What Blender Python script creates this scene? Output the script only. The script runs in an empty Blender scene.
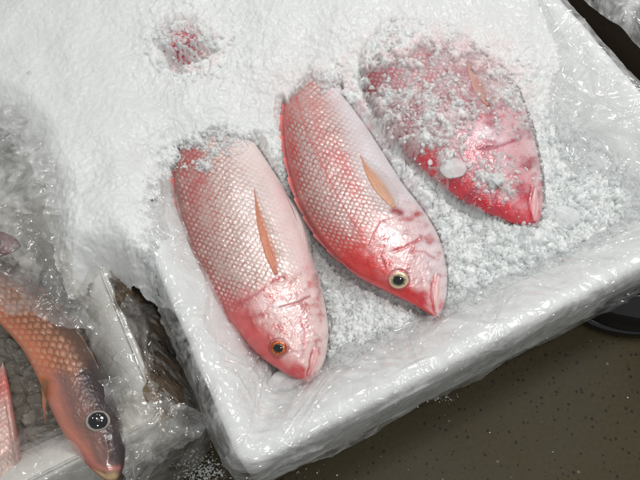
import bpy, math, random
import numpy as np
from mathutils import Vector
random.seed(7); rng = np.random.default_rng(11)
C = bpy.context.scene.collection
R = math.radians

# ------------------------------------------------------------------ camera
FPX, TILT, RIM, DIST = 700.0, R(26), 0.18, 0.875
CAM = np.array([0.0, -DIST*math.sin(TILT), RIM + DIST*math.cos(TILT)])
FW = np.array([0.0, math.sin(TILT), -math.cos(TILT)])
UP = np.array([0.0, math.cos(TILT), math.sin(TILT)])
RT = np.array([1.0, 0.0, 0.0])
cd = bpy.data.cameras.new('camera'); cam = bpy.data.objects.new('camera', cd); C.objects.link(cam)
cam.location = CAM; cam.rotation_euler = (TILT, 0, 0)
cd.sensor_width = 36; cd.lens = FPX/640*36; cd.clip_start = 0.01; cd.clip_end = 100
bpy.context.scene.camera = cam

def P(px, py, z):
    """where a line of sight of the photograph meets the level z (arrays allowed)"""
    px, py, z = np.broadcast_arrays(np.asarray(px, float), np.asarray(py, float), np.asarray(z, float))
    d = RT*((px-320)/FPX)[..., None] + UP*((240-py)/FPX)[..., None] + FW
    k = (z-CAM[2])/d[..., 2]
    return CAM + d*k[..., None]
def Q(w):
    """photo pixel of world points"""
    v = w-CAM; f = v@FW
    return 320+FPX*(v@RT)/f, 240-FPX*(v@UP)/f

# ------------------------------------------------------------------ noise
def hsh(ix, iy, seed):
    h = (ix.astype(np.int64)*374761393 + iy.astype(np.int64)*668265263 + seed*1442695041) & 0xffffffff
    h = ((h ^ (h >> 13))*1274126177) & 0xffffffff
    h = ((h ^ (h >> 16))*2246822519) & 0xffffffff
    return ((h ^ (h >> 15)) & 0xffffff)/float(0xffffff)
def vn(x, y, seed=0):
    ix, iy = np.floor(x), np.floor(y); fx, fy = x-ix, y-iy
    ix = ix.astype(np.int64); iy = iy.astype(np.int64)
    ux = fx*fx*fx*(fx*(fx*6-15)+10); uy = fy*fy*fy*(fy*(fy*6-15)+10)
    def g(i, j):
        a = hsh(ix+i, iy+j, seed)*2*math.pi
        return np.cos(a)*(fx-i)+np.sin(a)*(fy-j)
    return ((g(0,0)*(1-ux)+g(1,0)*ux)*(1-uy)+(g(0,1)*(1-ux)+g(1,1)*ux)*uy)*1.5
def fbm(x, y, seed=0, o=4):
    s = 0; a = 1
    for k in range(o):
        s = s+a*vn(x*2**k, y*2**k, seed+k*17); a *= .5
    return s
def facets(x, y, seed=0):
    """crushed grains: every cell a tilted plane of its own; returns height, cell random, edge distance"""
    ix, iy = np.floor(x).astype(np.int64), np.floor(y).astype(np.int64)
    best = np.full(x.shape, 9.); sec = np.full(x.shape, 9.); H = np.zeros(x.shape); RR = np.zeros(x.shape)
    for i in (-1, 0, 1):
        for j in (-1, 0, 1):
            a, b = ix+i, iy+j
            cx = a+.1+.8*hsh(a, b, seed); cy = b+.1+.8*hsh(a, b, seed+1)
            dx, dy = x-cx, y-cy; d = np.hypot(dx, dy); r = hsh(a, b, seed+2)
            h = (r-.5)+1.3*((hsh(a, b, seed+3)-.5)*dx+(hsh(a, b, seed+4)-.5)*dy)
            m = d < best
            sec = np.where(m, best, np.minimum(sec, d))
            H = np.where(m, h, H); RR = np.where(m, r, RR); best = np.where(m, d, best)
    return H, RR, sec-best
def crumple(x, y, seed=0, f0=18, n=8, warp=.8):
    """sharp folds like those of a thin plastic film (x, y in metres); about -1..1 at n folds"""
    rr = np.random.default_rng(seed); s = 0
    for k in range(n):
        th = rr.uniform(0, math.pi); f = f0*1.32**k
        ph = (x*math.cos(th)+y*math.sin(th))*f + warp*vn(x*f*.45+k*7.3, y*f*.45-k*3.1, seed+k) + rr.uniform(0, 9)
        tri = np.abs((ph % 1.0)-.5)*4-1
        mask = np.clip(.5+1.6*vn(x*f*.3+k*3.7+5, y*f*.3+k*9.1, seed+50+k), 0, 1)
        s = s+tri*mask/1.32**k
    return s*.6
def sstep(a, b, x):
    t = np.clip((x-a)/(b-a), 0, 1); return t*t*(3-2*t)
def seg_dist(px, py, pts):
    """distance to a polyline, and the signed side"""
    pts = np.asarray(pts, float); D = np.full(px.shape, 1e9); S = np.zeros(px.shape)
    for (ax, ay), (bx, by) in zip(pts[:-1], pts[1:]):
        vx, vy = bx-ax, by-ay; L = vx*vx+vy*vy
        t = np.clip(((px-ax)*vx+(py-ay)*vy)/L, 0, 1)
        d = np.hypot(px-ax-t*vx, py-ay-t*vy); m = d < D
        S = np.where(m, np.sign(vx*(py-ay)-vy*(px-ax)), S); D = np.where(m, d, D)
    return D, D*S
def in_poly(px, py, pts):
    r = np.zeros(px.shape, bool); n = len(pts)
    for i in range(n):
        (x0, y0), (x1, y1) = pts[i], pts[(i+1) % n]
        if y0 == y1: continue
        c = ((y0 > py) != (y1 > py)) & (px < (x1-x0)*(py-y0)/(y1-y0)+x0)
        r ^= c
    return r
class Rbf:
    def __init__(s, ctrl, lam=2e-5):
        c = np.array([list(P(a, b, z)[:2])+[z] for a, b, z in ctrl]); s.c = c[:, :2]; n = len(c)
        A = np.zeros((n+3, n+3)); A[:n, :n] = s.k(s.c, s.c)+lam*np.eye(n)
        A[:n, n] = 1; A[:n, n+1:] = s.c; A[n, :n] = 1; A[n+1:, :n] = s.c.T
        s.w = np.linalg.solve(A, np.append(c[:, 2], [0, 0, 0]))
    def k(s, a, b):
        r2 = ((a[:, None]-b[None])**2).sum(-1); return .5*r2*np.log(r2+1e-12)
    def __call__(s, X, Y):
        p = np.stack([X.ravel(), Y.ravel()], 1); n = len(s.c); out = s.w[n]+p@s.w[n+1:]
        for i in range(n):
            r2 = ((p-s.c[i])**2).sum(1); out = out+s.w[i]*.5*r2*np.log(r2+1e-12)
        return out.reshape(X.shape)
def lin(c):
    c = np.asarray(c, float)/255.; return np.where(c <= .04045, c/12.92, ((c+.055)/1.055)**2.4)

# ------------------------------------------------------------------ objects
def mesh_np(name, V, F, mat, parent=None, smooth=True, cols=None, attrs=None):
    V = np.ascontiguousarray(V, np.float32); F = np.ascontiguousarray(F, np.int32)
    me = bpy.data.meshes.new(name)
    me.vertices.add(len(V)); me.vertices.foreach_set('co', V.ravel())
    k = F.shape[1]
    me.loops.add(F.size); me.loops.foreach_set('vertex_index', F.ravel())
    me.polygons.add(len(F)); me.polygons.foreach_set('loop_start', np.arange(0, F.size, k, dtype=np.int32))
    me.polygons.foreach_set('use_smooth', np.full(len(F), smooth, bool))
    me.update(calc_edges=True); me.validate()
    if cols is not None:
        a = me.attributes.new('Col', 'FLOAT_COLOR', 'POINT')
        a.data.foreach_set('color', np.concatenate([cols, np.ones((len(cols), 1))], 1).astype(np.float32).ravel())
    for nme, v in (attrs or {}).items():
        a = me.attributes.new(nme, 'FLOAT', 'POINT'); a.data.foreach_set('value', np.asarray(v, np.float32).ravel())
    me.materials.append(mat)
    o = bpy.data.objects.new(name, me); C.objects.link(o)
    if parent is not None: place(o, parent)
    return o
def place(o, parent):
    o.parent = parent
    o.matrix_parent_inverse = parent_world(parent).inverted()
def parent_world(p):
    from mathutils import Matrix
    m = Matrix.Translation(p.location)
    return m if p.parent is None else parent_world(p.parent) @ p.matrix_parent_inverse @ m
def tag(o, label=None, cat=None, group=None, kind=None):
    if label: o['label'] = label
    if cat: o['category'] = cat
    if group: o['group'] = group
    if kind: o['kind'] = kind
    return o
def thing(name, loc, label, cat, group=None):
    o = bpy.data.objects.new(name, None); C.objects.link(o); o.location = Vector([float(v) for v in loc])
    o.empty_display_size = .03
    return tag(o, label, cat, group)
def grid_faces(n, m, wrap=False):
    i = np.arange(n-1)[:, None]; jm = m if wrap else m-1; j = np.arange(jm)[None]
    a = i*m+j; b = i*m+(j+1) % m
    return np.stack([a, b, b+m, a+m], -1).reshape(-1, 4)

# ------------------------------------------------------------------ materials
def mat(name):
    m = bpy.data.materials.new(name); m.use_nodes = True; nt = m.node_tree
    return m, nt, nt.nodes['Principled BSDF'], nt.nodes['Material Output']
def node(nt, typ, **kw):
    n = nt.nodes.new(typ)
    for k, v in kw.items():
        if k in n.inputs.keys(): n.inputs[k].default_value = v
        else: setattr(n, k, v)
    return n
def noise_bump(nt, b, scale, strength, dist=.001, detail=4, chain=None):
    tc = node(nt, 'ShaderNodeTexCoord'); n = node(nt, 'ShaderNodeTexNoise', Scale=scale, Detail=detail)
    bp = node(nt, 'ShaderNodeBump', Strength=strength, Distance=dist)
    nt.links.new(tc.outputs['Object'], n.inputs['Vector']); nt.links.new(n.outputs['Fac'], bp.inputs['Height'])
    if chain: nt.links.new(chain.outputs['Normal'], bp.inputs['Normal'])
    nt.links.new(bp.outputs['Normal'], b.inputs['Normal']); return bp

def film_mat(name, cloud, tint=(.97, .98, .98), gloss=.16, rough=.13):
    m, nt, b, out = mat(name); nt.nodes.remove(b); L = nt.links.new
    tr = node(nt, 'ShaderNodeBsdfTransparent'); tr.inputs[0].default_value = (*tint, 1)
    df = node(nt, 'ShaderNodeBsdfDiffuse'); df.inputs[0].default_value = (.94, .95, .95, 1)
    tl = node(nt, 'ShaderNodeBsdfTranslucent'); tl.inputs[0].default_value = (.96, .97, .97, 1)
    gl = node(nt, 'ShaderNodeBsdfGlossy'); gl.inputs['Roughness'].default_value = rough
    tc = node(nt, 'ShaderNodeTexCoord')
    wn = node(nt, 'ShaderNodeTexNoise', Scale=14., Detail=2.); L(tc.outputs['Object'], wn.inputs['Vector'])
    wa = node(nt, 'ShaderNodeVectorMath', operation='MULTIPLY_ADD'); wa.inputs[1].default_value = (.03, .03, .03)
    L(wn.outputs['Color'], wa.inputs[0]); L(tc.outputs['Object'], wa.inputs[2])
    bp = None
    for sc_, wd_, ds_, st_ in ((20., .03, .0016, .6),):       # creases: thin ridges between flat facets
        ve = node(nt, 'ShaderNodeTexVoronoi', Scale=sc_, feature='DISTANCE_TO_EDGE'); L(wa.outputs[0], ve.inputs['Vector'])
        mr_ = node(nt, 'ShaderNodeMapRange', interpolation_type='SMOOTHSTEP'); mr_.inputs['From Max'].default_value = wd_; mr_.inputs['To Min'].default_value = 1; mr_.inputs['To Max'].default_value = 0
        L(ve.outputs['Distance'], mr_.inputs['Value'])
        gn = node(nt, 'ShaderNodeTexNoise', Scale=sc_*.4, Detail=1.); L(tc.outputs['Object'], gn.inputs['Vector'])
        gm = node(nt, 'ShaderNodeMapRange'); gm.inputs['From Min'].default_value = .45; gm.inputs['From Max'].default_value = .62; L(gn.outputs['Fac'], gm.inputs['Value'])
        mu = node(nt, 'ShaderNodeMath', operation='MULTIPLY'); L(mr_.outputs[0], mu.inputs[0]); L(gm.outputs[0], mu.inputs[1])
        b2 = node(nt, 'ShaderNodeBump', Strength=st_, Distance=ds_); L(mu.outputs[0], b2.inputs['Height'])
        if bp: L(bp.outputs[0], b2.inputs['Normal'])
        bp = b2
    for ang_, sx_, sy_, w_, d_ in ((-27, 6., 34., .034, .0016), (60, 6., 30., .034, .0016), (15, 9., 40., .026, .0010)):      # long straight creases
        mp = node(nt, 'ShaderNodeMapping'); mp.inputs['Rotation'].default_value = (0, 0, R(-ang_)); mp.inputs['Scale'].default_value = (1, 1, 1)
        m2 = node(nt, 'ShaderNodeVectorMath', operation='MULTIPLY'); m2.inputs[1].default_value = (sx_, sy_, sy_)
        L(wa.outputs[0], mp.inputs['Vector']); L(mp.outputs[0], m2.inputs[0])
        nn = node(nt, 'ShaderNodeTexNoise', Scale=1., Detail=1.); L(m2.outputs[0], nn.inputs['Vector'])
        sb_ = node(nt, 'ShaderNodeMath', operation='SUBTRACT'); sb_.inputs[1].default_value = .52; L(nn.outputs['Fac'], sb_.inputs[0])
        ab_ = node(nt, 'ShaderNodeMath', operation='ABSOLUTE'); L(sb_.outputs[0], ab_.inputs[0])
        mr_ = node(nt, 'ShaderNodeMapRange', interpolation_type='SMOOTHSTEP'); mr_.inputs['From Max'].default_value = w_; mr_.inputs['To Min'].default_value = 1; mr_.inputs['To Max'].default_value = 0; L(ab_.outputs[0], mr_.inputs['Value'])
        b2 = node(nt, 'ShaderNodeBump', Strength=.8, Distance=d_); L(mr_.outputs[0], b2.inputs['Height']); L(bp.outputs[0], b2.inputs['Normal']); bp = b2
    L(bp.outputs['Normal'], gl.inputs['Normal'])
    a = node(nt, 'ShaderNodeMixShader'); a.inputs[0].default_value = .3
    L(df.outputs[0], a.inputs[1]); L(tl.outputs[0], a.inputs[2])
    c = node(nt, 'ShaderNodeMixShader')
    n2 = node(nt, 'ShaderNodeTexNoise', Scale=16., Detail=7., Roughness=.62, Distortion=2.5)
    mr = node(nt, 'ShaderNodeMapRange'); mr.inputs['From Min'].default_value = .36; mr.inputs['From Max'].default_value = .66
    mr.inputs['To Min'].default_value = cloud*.2; mr.inputs['To Max'].default_value = min(1, cloud*1.9)
    L(tc.outputs['Object'], n2.inputs['Vector']); L(n2.outputs['Fac'], mr.inputs['Value']); L(mr.outputs[0], c.inputs[0])
    L(tr.outputs[0], c.inputs[1]); L(a.outputs[0], c.inputs[2])
    lw = node(nt, 'ShaderNodeLayerWeight', Blend=.5)
    ma = node(nt, 'ShaderNodeMath', operation='MULTIPLY_ADD'); ma.inputs[1].default_value = .5; ma.inputs[2].default_value = gloss*.5
    pw = node(nt, 'ShaderNodeMath', operation='POWER'); pw.inputs[1].default_value = 2.2; L(lw.outputs['Facing'], pw.inputs[0]); L(pw.outputs[0], ma.inputs[0])
    d = node(nt, 'ShaderNodeMixShader'); L(ma.outputs[0], d.inputs[0]); L(c.outputs[0], d.inputs[1]); L(gl.outputs[0], d.inputs[2])
    L(d.outputs[0], out.inputs['Surface']); return m
M = {}
M['film'] = film_mat('clear_film', .30, tint=(.95, .96, .96), gloss=.15, rough=.11)
M['film_clear'] = film_mat('clear_bag_film', .15, tint=(.97, .955, .92), gloss=.17, rough=.07)

M['film_bag'] = film_mat('cloudy_bag_film', .34, tint=(.97, .97, .95), gloss=.16, rough=.08)
M['film_box3'] = film_mat('cloudy_film', .6, gloss=.14, rough=.09)
m, nt, b, out = mat('white_foam'); b.inputs['Base Color'].default_value = (.90, .91, .90, 1); b.inputs['Roughness'].default_value = .6
tc = node(nt, 'ShaderNodeTexCoord'); vo = node(nt, 'ShaderNodeTexVoronoi', Scale=260.); bp = node(nt, 'ShaderNodeBump', Strength=.25, Distance=.001)
nt.links.new(tc.outputs['Object'], vo.inputs['Vector']); nt.links.new(vo.outputs['Distance'], bp.inputs['Height']); nt.links.new(bp.outputs[0], b.inputs['Normal'])
M['foam'] = m

def ice_mat(name, base, trans, rough, sss=.35):
    m, nt, b, out = mat(name)
    b.inputs['Base Color'].default_value = (*base, 1); b.inputs['Roughness'].default_value = rough
    b.inputs['IOR'].default_value = 1.31; b.inputs['Transmission Weight'].default_value = trans
    b.inputs['Subsurface Weight'].default_value = sss; b.inputs['Subsurface Radius'].default_value = (1, 1, 1); b.inputs['Subsurface Scale'].default_value = .006
    n1 = noise_bump(nt, b, 380., .16, .001); noise_bump(nt, b, 120., .14, .002, chain=n1)
    b.inputs['Specular IOR Level'].default_value = .6
    return m, nt, b
M['ice'], nt, b = ice_mat('crushed_ice', (.86, .885, .88), 0.0, .27)
at = node(nt, 'ShaderNodeAttribute', attribute_name='Col'); nt.links.new(at.outputs['Color'], b.inputs['Base Color'])
b.inputs['Subsurface Weight'].default_value = .5; b.inputs['Subsurface Scale'].default_value = .010
def see_through(m, amount, attr=None):
    """lets part of the light straight through, as thin clear ice does"""
    nt = m.node_tree; out = nt.nodes['Material Output']; b = nt.nodes['Principled BSDF']
    tr = node(nt, 'ShaderNodeBsdfTransparent'); tr.inputs[0].default_value = (.97, .985, .985, 1); mx = node(nt, 'ShaderNodeMixShader'); mx.inputs[0].default_value = amount
    if attr:
        a = node(nt, 'ShaderNodeAttribute', attribute_name=attr); nt.links.new(a.outputs['Fac'], mx.inputs[0])
    nt.links.new(b.outputs[0], mx.inputs[1]); nt.links.new(tr.outputs[0], mx.inputs[2]); nt.links.new(mx.outputs[0], out.inputs['Surface'])
see_through(M['ice'], 0, 'thin')
M['crystal'], nt, b = ice_mat('ice_crystal', (.95, .97, .97), 0, .10, .35); see_through(M['crystal'], .42)
M['glass_chip'], nt, b = ice_mat('glassy_ice', (.88, .91, .91), 0, .06, .3); see_through(M['glass_chip'], .6)
M['wet_ice'], nt, b = ice_mat('melting_ice', (.36, .34, .31), .1, .14, 0)
at = node(nt, 'ShaderNodeAttribute', attribute_name='Col'); nt.links.new(at.outputs['Color'], b.inputs['Base Color'])

def skin_mat(name, coat=.55, bump=.12):
    m, nt, b, out = mat(name)
    at = node(nt, 'ShaderNodeAttribute', attribute_name='Col'); nt.links.new(at.outputs['Color'], b.inputs['Base Color'])
    ar = node(nt, 'ShaderNodeAttribute', attribute_name='sil')
    mr = node(nt, 'ShaderNodeMapRange'); mr.inputs['To Min'].default_value = .42; mr.inputs['To Max'].default_value = .22
    nt.links.new(ar.outputs['Fac'], mr.inputs['Value']); nt.links.new(mr.outputs[0], b.inputs['Roughness'])
    mm = node(nt, 'ShaderNodeMath', operation='MULTIPLY'); mm.inputs[1].default_value = .62
    nt.links.new(ar.outputs['Fac'], mm.inputs[0]); nt.links.new(mm.outputs[0], b.inputs['Metallic'])
    b.inputs['Specular IOR Level'].default_value = .6
    b.inputs['Coat Weight'].default_value = coat; b.inputs['Coat Roughness'].default_value = .16
    b.inputs['Subsurface Weight'].default_value = .12; b.inputs['Subsurface Scale'].default_value = .004
    noise_bump(nt, b, 700., bump, .0006); return m
M['skin'] = skin_mat('fish_skin')
def plain(name, col, rough, bump=None, **kw):
    m, nt, b, out = mat(name); b.inputs['Base Color'].default_value = (*col, 1); b.inputs['Roughness'].default_value = rough
    for k, v in kw.items(): b.inputs[k.replace('_', ' ')].default_value = v
    if bump: noise_bump(nt, b, *bump)
    return m
M['fin'] = skin_mat('fin_skin', .3, .1); see_through(M['fin'], .2, 'thin')
M['pupil'] = plain('pupil', (.004, .004, .006), .05, Coat_Weight=1.)
M['cornea_rim'] = plain('cornea_rim', (.55, .55, .5), .1, Coat_Weight=1.)
M['gap_shade_brown'] = plain('gap_shade_brown', (.05, .034, .022), .4, (60., .4, .002))  # shade of the gap put into the third box's colour
M['rubber'] = plain('black_rubber', (.006, .006, .008), .13, (35., .2, .004), Coat_Weight=.4)

m, nt, b, out = mat('wet_concrete'); L = nt.links.new
tc = node(nt, 'ShaderNodeTexCoord'); n1 = node(nt, 'ShaderNodeTexNoise', Scale=6., Detail=6.); n2 = node(nt, 'ShaderNodeTexNoise', Scale=160., Detail=4.)
b.inputs['Specular IOR Level'].default_value = .25; vo = node(nt, 'ShaderNodeTexVoronoi', Scale=140.); v2 = node(nt, 'ShaderNodeTexVoronoi', Scale=150.)
for n in (n1, n2, vo, v2): L(tc.outputs['Object'], n.inputs['Vector'])
cr = node(nt, 'ShaderNodeValToRGB'); cr.color_ramp.elements[0].position = .3; cr.color_ramp.elements[1].position = .75
cr.color_ramp.elements[0].color = (.035, .027, .0105, 1); cr.color_ramp.elements[1].color = (.060, .047, .020, 1)
add = node(nt, 'ShaderNodeMath', operation='ADD'); mul = node(nt, 'ShaderNodeMath', operation='MULTIPLY'); mul.inputs[1].default_value = .5
L(n1.outputs['Fac'], add.inputs[0]); L(n2.outputs['Fac'], add.inputs[1]); L(add.outputs[0], mul.inputs[0]); L(mul.outputs[0], cr.inputs['Fac'])
# dark pits: only some voronoi cells carry one
sep = node(nt, 'ShaderNodeSeparateColor'); L(vo.outputs['Color'], sep.inputs[0])
gt = node(nt, 'ShaderNodeMath', operation='MULTIPLY'); gt.inputs[1].default_value = .52; L(sep.outputs[0], gt.inputs[0])
lt = node(nt, 'ShaderNodeMath', operation='LESS_THAN'); L(vo.outputs['Distance'], lt.inputs[0])
sb = node(nt, 'ShaderNodeMath', operation='SUBTRACT'); sb.inputs[1].default_value = .18; L(gt.outputs[0], sb.inputs[0]); L(sb.outputs[0], lt.inputs[1])
mx = node(nt, 'ShaderNodeMixRGB'); mx.inputs[2].default_value = (.012, .009, .006, 1); L(lt.outputs[0], mx.inputs[0]); L(cr.outputs[0], mx.inputs[1])
s2 = node(nt, 'ShaderNodeSeparateColor'); L(v2.outputs['Color'], s2.inputs[0])
g2 = node(nt, 'ShaderNodeMath', operation='GREATER_THAN'); g2.inputs[1].default_value = .99; L(s2.outputs[1], g2.inputs[0])
l2 = node(nt, 'ShaderNodeMath', operation='LESS_THAN'); l2.inputs[1].default_value = .3; L(v2.outputs['Distance'], l2.inputs[0])
a2 = node(nt, 'ShaderNodeMath', operation='MULTIPLY'); L(g2.outputs[0], a2.inputs[0]); L(l2.outputs[0], a2.inputs[1])
mx2 = node(nt, 'ShaderNodeMixRGB'); mx2.inputs[2].default_value = (.16, .13, .085, 1); L(a2.outputs[0], mx2.inputs[0]); L(mx.outputs[0], mx2.inputs[1])
L(mx2.outputs[0], b.inputs['Base Color'])
rr = node(nt, 'ShaderNodeMapRange'); rr.inputs['To Min'].default_value = .34; rr.inputs['To Max'].default_value = .75; L(n1.outputs['Fac'], rr.inputs['Value']); L(rr.outputs[0], b.inputs['Roughness'])
bp = node(nt, 'ShaderNodeBump', Strength=.25, Distance=.0008); L(n2.outputs['Fac'], bp.inputs['Height'])
bp2 = node(nt, 'ShaderNodeBump', Strength=.6, Distance=.002); bp2.invert = True; L(lt.outputs[0], bp2.inputs['Height']); L(bp.outputs[0], bp2.inputs['Normal']); L(bp2.outputs[0], b.inputs['Normal'])
M['floor'] = m

# ------------------------------------------------------------------ floor
n = 60; g = np.linspace(-1, 1, n); X, Y = np.meshgrid(np.sign(g)*np.abs(g)**2*9, np.sign(g)*np.abs(g)**2*9, indexing='ij')
o = mesh_np('floor', np.stack([X, Y, .0015*fbm(X*3, Y*3, 5)], -1).reshape(-1, 3), grid_faces(n, n), M['floor']); tag(o, kind='structure')

# ------------------------------------------------------------------ foam boxes with liners
class Box:
    """a foam box: corner (front left, outer, at the rim), u along the front, v along the left wall"""
    def __init__(s, c, u, Lu, Lv, rim, wall, rad=.02):
        s.c = np.array(c[:2], float); s.u = np.array(u[:2], float)/np.hypot(*u[:2]); s.v = np.array([-s.u[1], s.u[0]])
        s.Lu, s.Lv, s.rim, s.wall, s.rad = Lu, Lv, rim, wall, rad
    def w(s, a, b): return s.c+np.asarray(a)[..., None]*s.u+np.asarray(b)[..., None]*s.v
    def loc(s, X, Y):
        dx, dy = X-s.c[0], Y-s.c[1]; return dx*s.u[0]+dy*s.u[1], dx*s.v[0]+dy*s.v[1]
    def ring(s, d, nc=9, ns=(2, 2, 2, 2), rad=None):
        """closed rounded rectangle, d = inset (array), walked front, right, back, left"""
        d = np.asarray(d, float); rad = np.maximum((s.rad if rad is None else rad)-d, .012)
        lo = d+rad; hu, hv = s.Lu-d-rad, s.Lv-d-rad
        cs = [(lo, lo), (hu, lo), (hu, hv), (lo, hv)]; pts = []; kind = []
        for k in range(4):
            cu, cv = cs[k]; ang0 = math.pi*(1+.5*k)
            for i in range(nc):
                a = ang0+.5*math.pi*i/(nc-1); pts.append(np.stack([cu+rad*np.cos(a), cv+rad*np.sin(a)], -1))
            nu, nv = cs[(k+1) % 4]; a = ang0+.5*math.pi
            p0 = pts[-1]; p1 = np.stack([nu+rad*np.cos(a), nv+rad*np.sin(a)], -1)
            for i in range(1, ns[k]): pts.append(p0+(p1-p0)*i/ns[k])
        return np.stack(pts, -2)      # (..., n, 2)
    def build(s, label, cat, name='foam_box', mt='foam'):
        t = s.wall
        prof = [(.012, .0), (.004, .004), (0.0, .012), (0.0, s.rim-.007), (.0015, s.rim-.003), (.006, s.rim), (t-.018, s.rim), (t-.013, s.rim-.003), (t-.004, s.rim-.011), (t+.012, s.rim-.027), (t+.036, s.rim-.060), (t+.045, .03), (t+.05, .022)]
        d = np.array([p[0] for p in prof]); rg = s.ring(d, nc=10, ns=(30, 30, 30, 30)); k = rg.shape[1]
        W = s.w(rg[..., 0], rg[..., 1]); V = np.concatenate([W, np.broadcast_to(np.array([p[1] for p in prof])[:, None, None], (len(prof), k, 1))], -1)
        V[..., :2] += .0012*np.stack([fbm(V[..., 0]*30, V[..., 2]*30+V[..., 1]*20, 3), fbm(V[..., 1]*30, V[..., 2]*30, 4)], -1)
        F = grid_faces(len(prof), k, True); V = V.reshape(-1, 3)
        o = mesh_np(name, V, F, M[mt])
        import bmesh
        bm = bmesh.new(); bm.from_mesh(o.data); bm.verts.ensure_lookup_table()
        bm.faces.new([bm.verts[i] for i in range(k)][::-1]); bm.faces.new([bm.verts[(len(prof)-1)*k+i] for i in range(k)])
        bm.to_mesh(o.data); bm.free(); return tag(o, label, cat)
    def liner(s, name, prof, label, cat, mt, seed, amp=(.0018, .0040), step=.0016, skirt_wave=.012, parent=None, side=None):
        """film laid over the rim: prof = list of (inset, z, wrinkle amount); side(u, v, d, z) may bend it"""
        pr = np.array(prof, float); seg = np.r_[0, np.cumsum(np.hypot(np.diff(pr[:, 0]), np.diff(pr[:, 1])))]
        q = np.linspace(0, seg[-1], int(seg[-1]/step)+2); dd = np.interp(q, seg, pr[:, 0]); zz = np.interp(q, seg, pr[:, 1]); aa = np.interp(q, seg, pr[:, 2])
        for _ in range(3):
            dd[1:-1] = .25*dd[:-2]+.5*dd[1:-1]+.25*dd[2:]; zz[1:-1] = .25*zz[:-2]+.5*zz[1:-1]+.25*zz[2:]
        nu, nv = int(s.Lu/step), int(s.Lv/step)
        rg = s.ring(dd, nc=22, ns=(nu, nv, nu//3, nv)); k = rg.shape[1]
        # length along the rim for the wrinkle pattern
        mid = rg[len(q)//2]; al = np.r_[0, np.cumsum(np.hypot(*np.diff(mid, axis=0).T))]
        A = np.broadcast_to(al[None], (len(q), k)); B = np.broadcast_to(q[:, None], (len(q), k))
        U, Vv = rg[..., 0].copy(), rg[..., 1].copy(); Z = np.broadcast_to(zz[:, None], (len(q), k)).copy()
        if side is not None: U, Vv, Z = side(s, U, Vv, Z, dd[:, None], q[:, None]/seg[-1])
        W = s.w(U, Vv); V = np.concatenate([W, Z[..., None]], -1)
        du = np.gradient(V, axis=0); dv = np.gradient(V, axis=1); N = np.cross(dv, du); N /= np.linalg.norm(N, axis=-1, keepdims=True)+1e-12
        if N[len(q)//2, :, 2].mean() < 0: N = -N
        big = .5+.5*fbm(A*7, B*7, seed+3, 2)
        h = 1.3*crumple(A, B*1.0, seed, 12, 5, .35)*(.15+1.0*big) + .35*crumple(A+.6*B, B*.5, seed+9, 30, 4, .5)*big
        # folds running down into the box
        h2 = np.maximum(0, .3-np.abs(fbm(A*16+2*fbm(A*5, B*5, seed+8, 2), B*3, seed+5, 2)))*4
        V += N*(.0034*np.clip(aa[:, None]+.25, 0, 1.5)*fbm(A*11, B*11, seed+70, 2))[..., None]
        cr = np.zeros(A.shape); rc = np.random.default_rng(seed+200)
        for _ in range(int(20*al[-1])):       # bundles of sharp creases, each a straight fold a few centimetres long
            A0, B0 = rc.uniform(0, al[-1]), rc.uniform(.04, q[-1]*.95); TH = rc.normal(0, .45)+rc.choice([0, 0, 1.3])
            for _k in range(rc.integers(1, 6)):
                a0, b0 = A0+rc.normal(0, .014), B0+rc.normal(0, .014); th = TH+rc.normal(0, .16); ln_, wd_, ht_ = rc.uniform(.015, .075), rc.uniform(.0022, .005), rc.uniform(.5, 1.7)
                c_ = slice(max(0, np.searchsorted(al, a0-.09)), np.searchsorted(al, a0+.09)); da, db = A[:, c_]-a0, B[:, c_]-b0
                x_ = da*math.cos(th)+db*math.sin(th); y_ = -da*math.sin(th)+db*math.cos(th)+.15*x_*x_/ln_
                cr[:, c_] = np.maximum(cr[:, c_], np.clip(1-np.abs(y_)/wd_, 0, 1)*np.clip(1.2-(x_/ln_)**2, 0, 1)*ht_)
        V += N*(.0016*cr*np.clip(aa[:, None], .3, 1.3))[..., None]
        V += N*((h*aa[:, None]*amp[0])+(h2*aa[:, None]*amp[1]*.5*np.clip(.3+1.6*fbm(A*4, B*6, seed+31, 2), 0, 1)))[..., None]
        # loose hem of the skirt
        hem = np.clip(1-B/.06, 0, 1)
        V[..., 2] += hem*skirt_wave*fbm(A*9, B*0+3, seed+2, 3)
        V += (np.concatenate([-(s.u*0+s.v)[None], [[0]]], 1)*0)[0]
        o = mesh_np(name, V.reshape(-1, 3), grid_faces(len(q), k, True), mt)
        if parent is not None: place(o, parent)
        elif label: tag(o, label, cat)
        return o

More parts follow.
